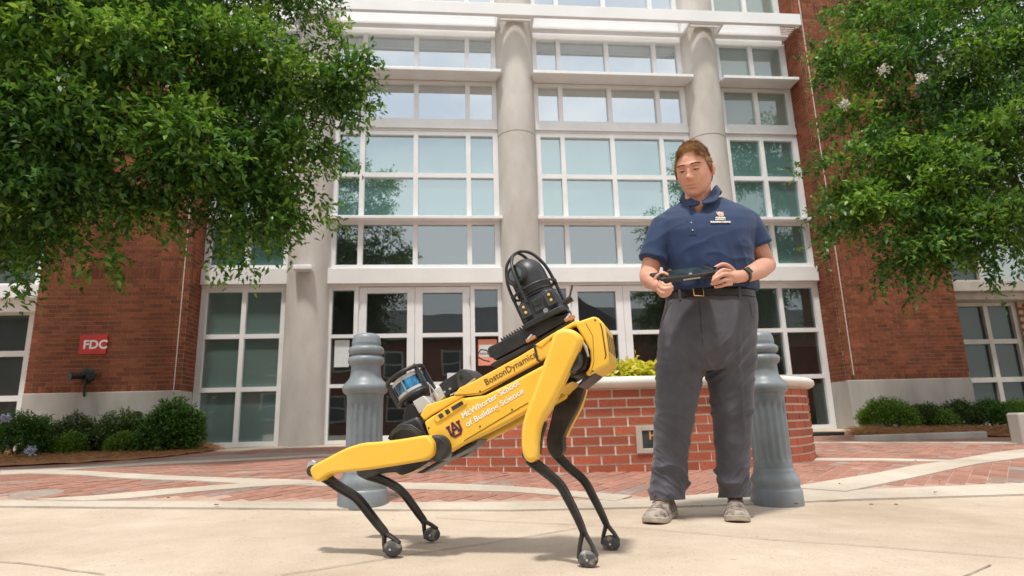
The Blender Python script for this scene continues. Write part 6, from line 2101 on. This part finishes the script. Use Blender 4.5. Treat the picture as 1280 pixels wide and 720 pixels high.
shrub(150, 514, 560, 66, 9.65, 'leaf_dull', "wide dull green shrub beside the round black vent", 900, seed=5, lump=.25)
shrub(153, 542, 565, 35, 9.25, 'leaf_box', "little round pale shrub between wide dull shrub and big glossy one", 420, leaf=(.03, .016), seed=6, lump=.12)
shrub(214, 507, 562, 64, 9.35, 'leaf_holly', "big glossy green shrub next to the left tall window", 1200, seed=7, lump=.35, leaf=(.05, .024))
shrub(1114, 500, 547, 62, 9.35, 'leaf_box', "bright green shrub nearest the right window by the concrete base", 1100, seed=8, lump=.22)
shrub(1160, 507, 541, 50, 9.55, 'leaf_dull', "dull shrub just right of the bright shrub", 700, seed=9, lump=.2)
shrub(1178, 514, 541, 28, 9.35, 'leaf_box', "small light shrub in front of the dull right shrub", 380, seed=10)
shrub(1204, 503, 541, 44, 9.6, 'leaf_dull', "darkest brownish shrub under the right wing windows", 650, seed=11)
shrub(1243, 501, 540, 46, 9.55, 'leaf_holly', "green shrub under the right wing windows beside the dark one", 750, seed=12)
shrub(1276, 501, 530, 44, 9.55, 'leaf_box', "pale green shrub behind the concrete block at right", 600, seed=13)
for (u, v, lab) in ((38, 563, "small pale blue flower head low in front of the far left shrub"), (7, 522, "small blue flower head at the top of the far left shrub")):
    p = at(u, v, 8.62 if v > 540 else 8.6)
    root = empty("flower_head", tuple(p), 0, lab, "flower")
    q = rng.normal(size=(40, 3)); q /= np.linalg.norm(q, axis=1, keepdims=True)
    foliage("petals", root, 'blossom_blue', np.array(p) + q * .032, q, 3, (.028, .022), off=tuple(p), spread=.8)
    mb = MB(); mb.tube([(0, .02, -.02), (0, .10, -.12), (0, .18, zg(p.x, p.y) - p.z)] if v > 540 else [(0, .02, -.02), (0, .2, -.15), (0, .4, -.25)], .005, 5); mb.build("stem", 'bark', root)

# ================================================================== ACROSS THE STREET (seen only in the glass)
OB = (0, -22, 0)
opp = empty("brick_hall", OB, 0, "long brick hall with pitched grey roof reflected in the entrance glass", "building")
MB().box(-34, 34, -12, 0, 0, 6.6).build("wall", 'far_brick', opp)
mb = MB(); mb.prism([(-34.5, .6, 6.62), (-34.5, -12.6, 6.62), (-34.5, -6, 9.6)], [(34.5, .6, 6.62), (34.5, -12.6, 6.62), (34.5, -6, 9.6)]); mb.build("roof", 'far_roof', opp)
for gx in (-9, 9):
    mb = MB(); mb.prism([(gx - 4, .4, 6.625), (gx + 4, .4, 6.625), (gx, .4, 9.2)], [(gx - 4, -5, 6.625), (gx + 4, -5, 6.625), (gx, -5, 9.2)]); mb.build("gable", 'far_roof', opp)
for i in range(17):
    for z in (1.0, 4.1):
        x = -32 + i * 4
        fr = MB().box(x - .7, x + .7, .002, .10, z, z + 1.8).build("window", 'base_concrete', opp)
        MB().box(x - .58, x + .58, .101, .112, z + .12, z + .84).build("pane", 'glass_dark', fr)
        MB().box(x - .58, x + .58, .101, .112, z + .94, z + 1.68).build("pane", 'glass_dark', fr)
for k, (x, y, h, lab) in enumerate(((-13, -13, 8.5, "broad green tree across the street reflected in the left windows"), (15.5, -12, 9.5, "tall green tree across the street reflected in the right windows"), (25, -14, 9, "green tree across the street far to the right"), (-24, -13, 9, "green tree across the street far to the left"))):
    z0 = 0
    blobs = [((x + rng.uniform(-1.6, 1.6), y + rng.uniform(-1.2, 1.2), h * rng.uniform(.42, .95)), rng.uniform(1.0, 1.7), 1.0) for _ in range(12)]
    tree("street_tree", lab, [(x, y, 0, .22), (x, y, h * .3, .17), (x + .2, y, h * .75, .06)], [[(x, y, h * .3, .1), (x + 1.2, y, h * .55, .05), (x + 2, y, h * .7, .02)], [(x, y, h * .32, .1), (x - 1.1, y, h * .55, .05), (x - 1.9, y, h * .72, .02)]], blobs, 26, ['leaf_crape_deep'], (.26, .13), group="trees across the street", nl=8)

# bits of leaf litter on the concrete
lt_ = MB()
for (u, v) in ((1170, 620), (1090, 636), (1121, 636), (996, 635), (1175, 605), (1145, 579), (210, 627), (1050, 609), (270, 636)):
    g_ = G(u, v); a = random.uniform(0, 6.28); L_ = random.uniform(.005, .010)
    z = g_.z + .006 if v > 637 else g_.z + .02
    lt_.hexa([(g_.x + math.cos(a) * L_ * x - math.sin(a) * L_ * .5 * y, g_.y + math.sin(a) * L_ * x + math.cos(a) * L_ * .5 * y, z + zz) for zz in (0, .005) for y in (-1, 1) for x in (-1, 1)])
o = lt_.build("leaf_litter", 'straw', None); o['kind'] = 'stuff'
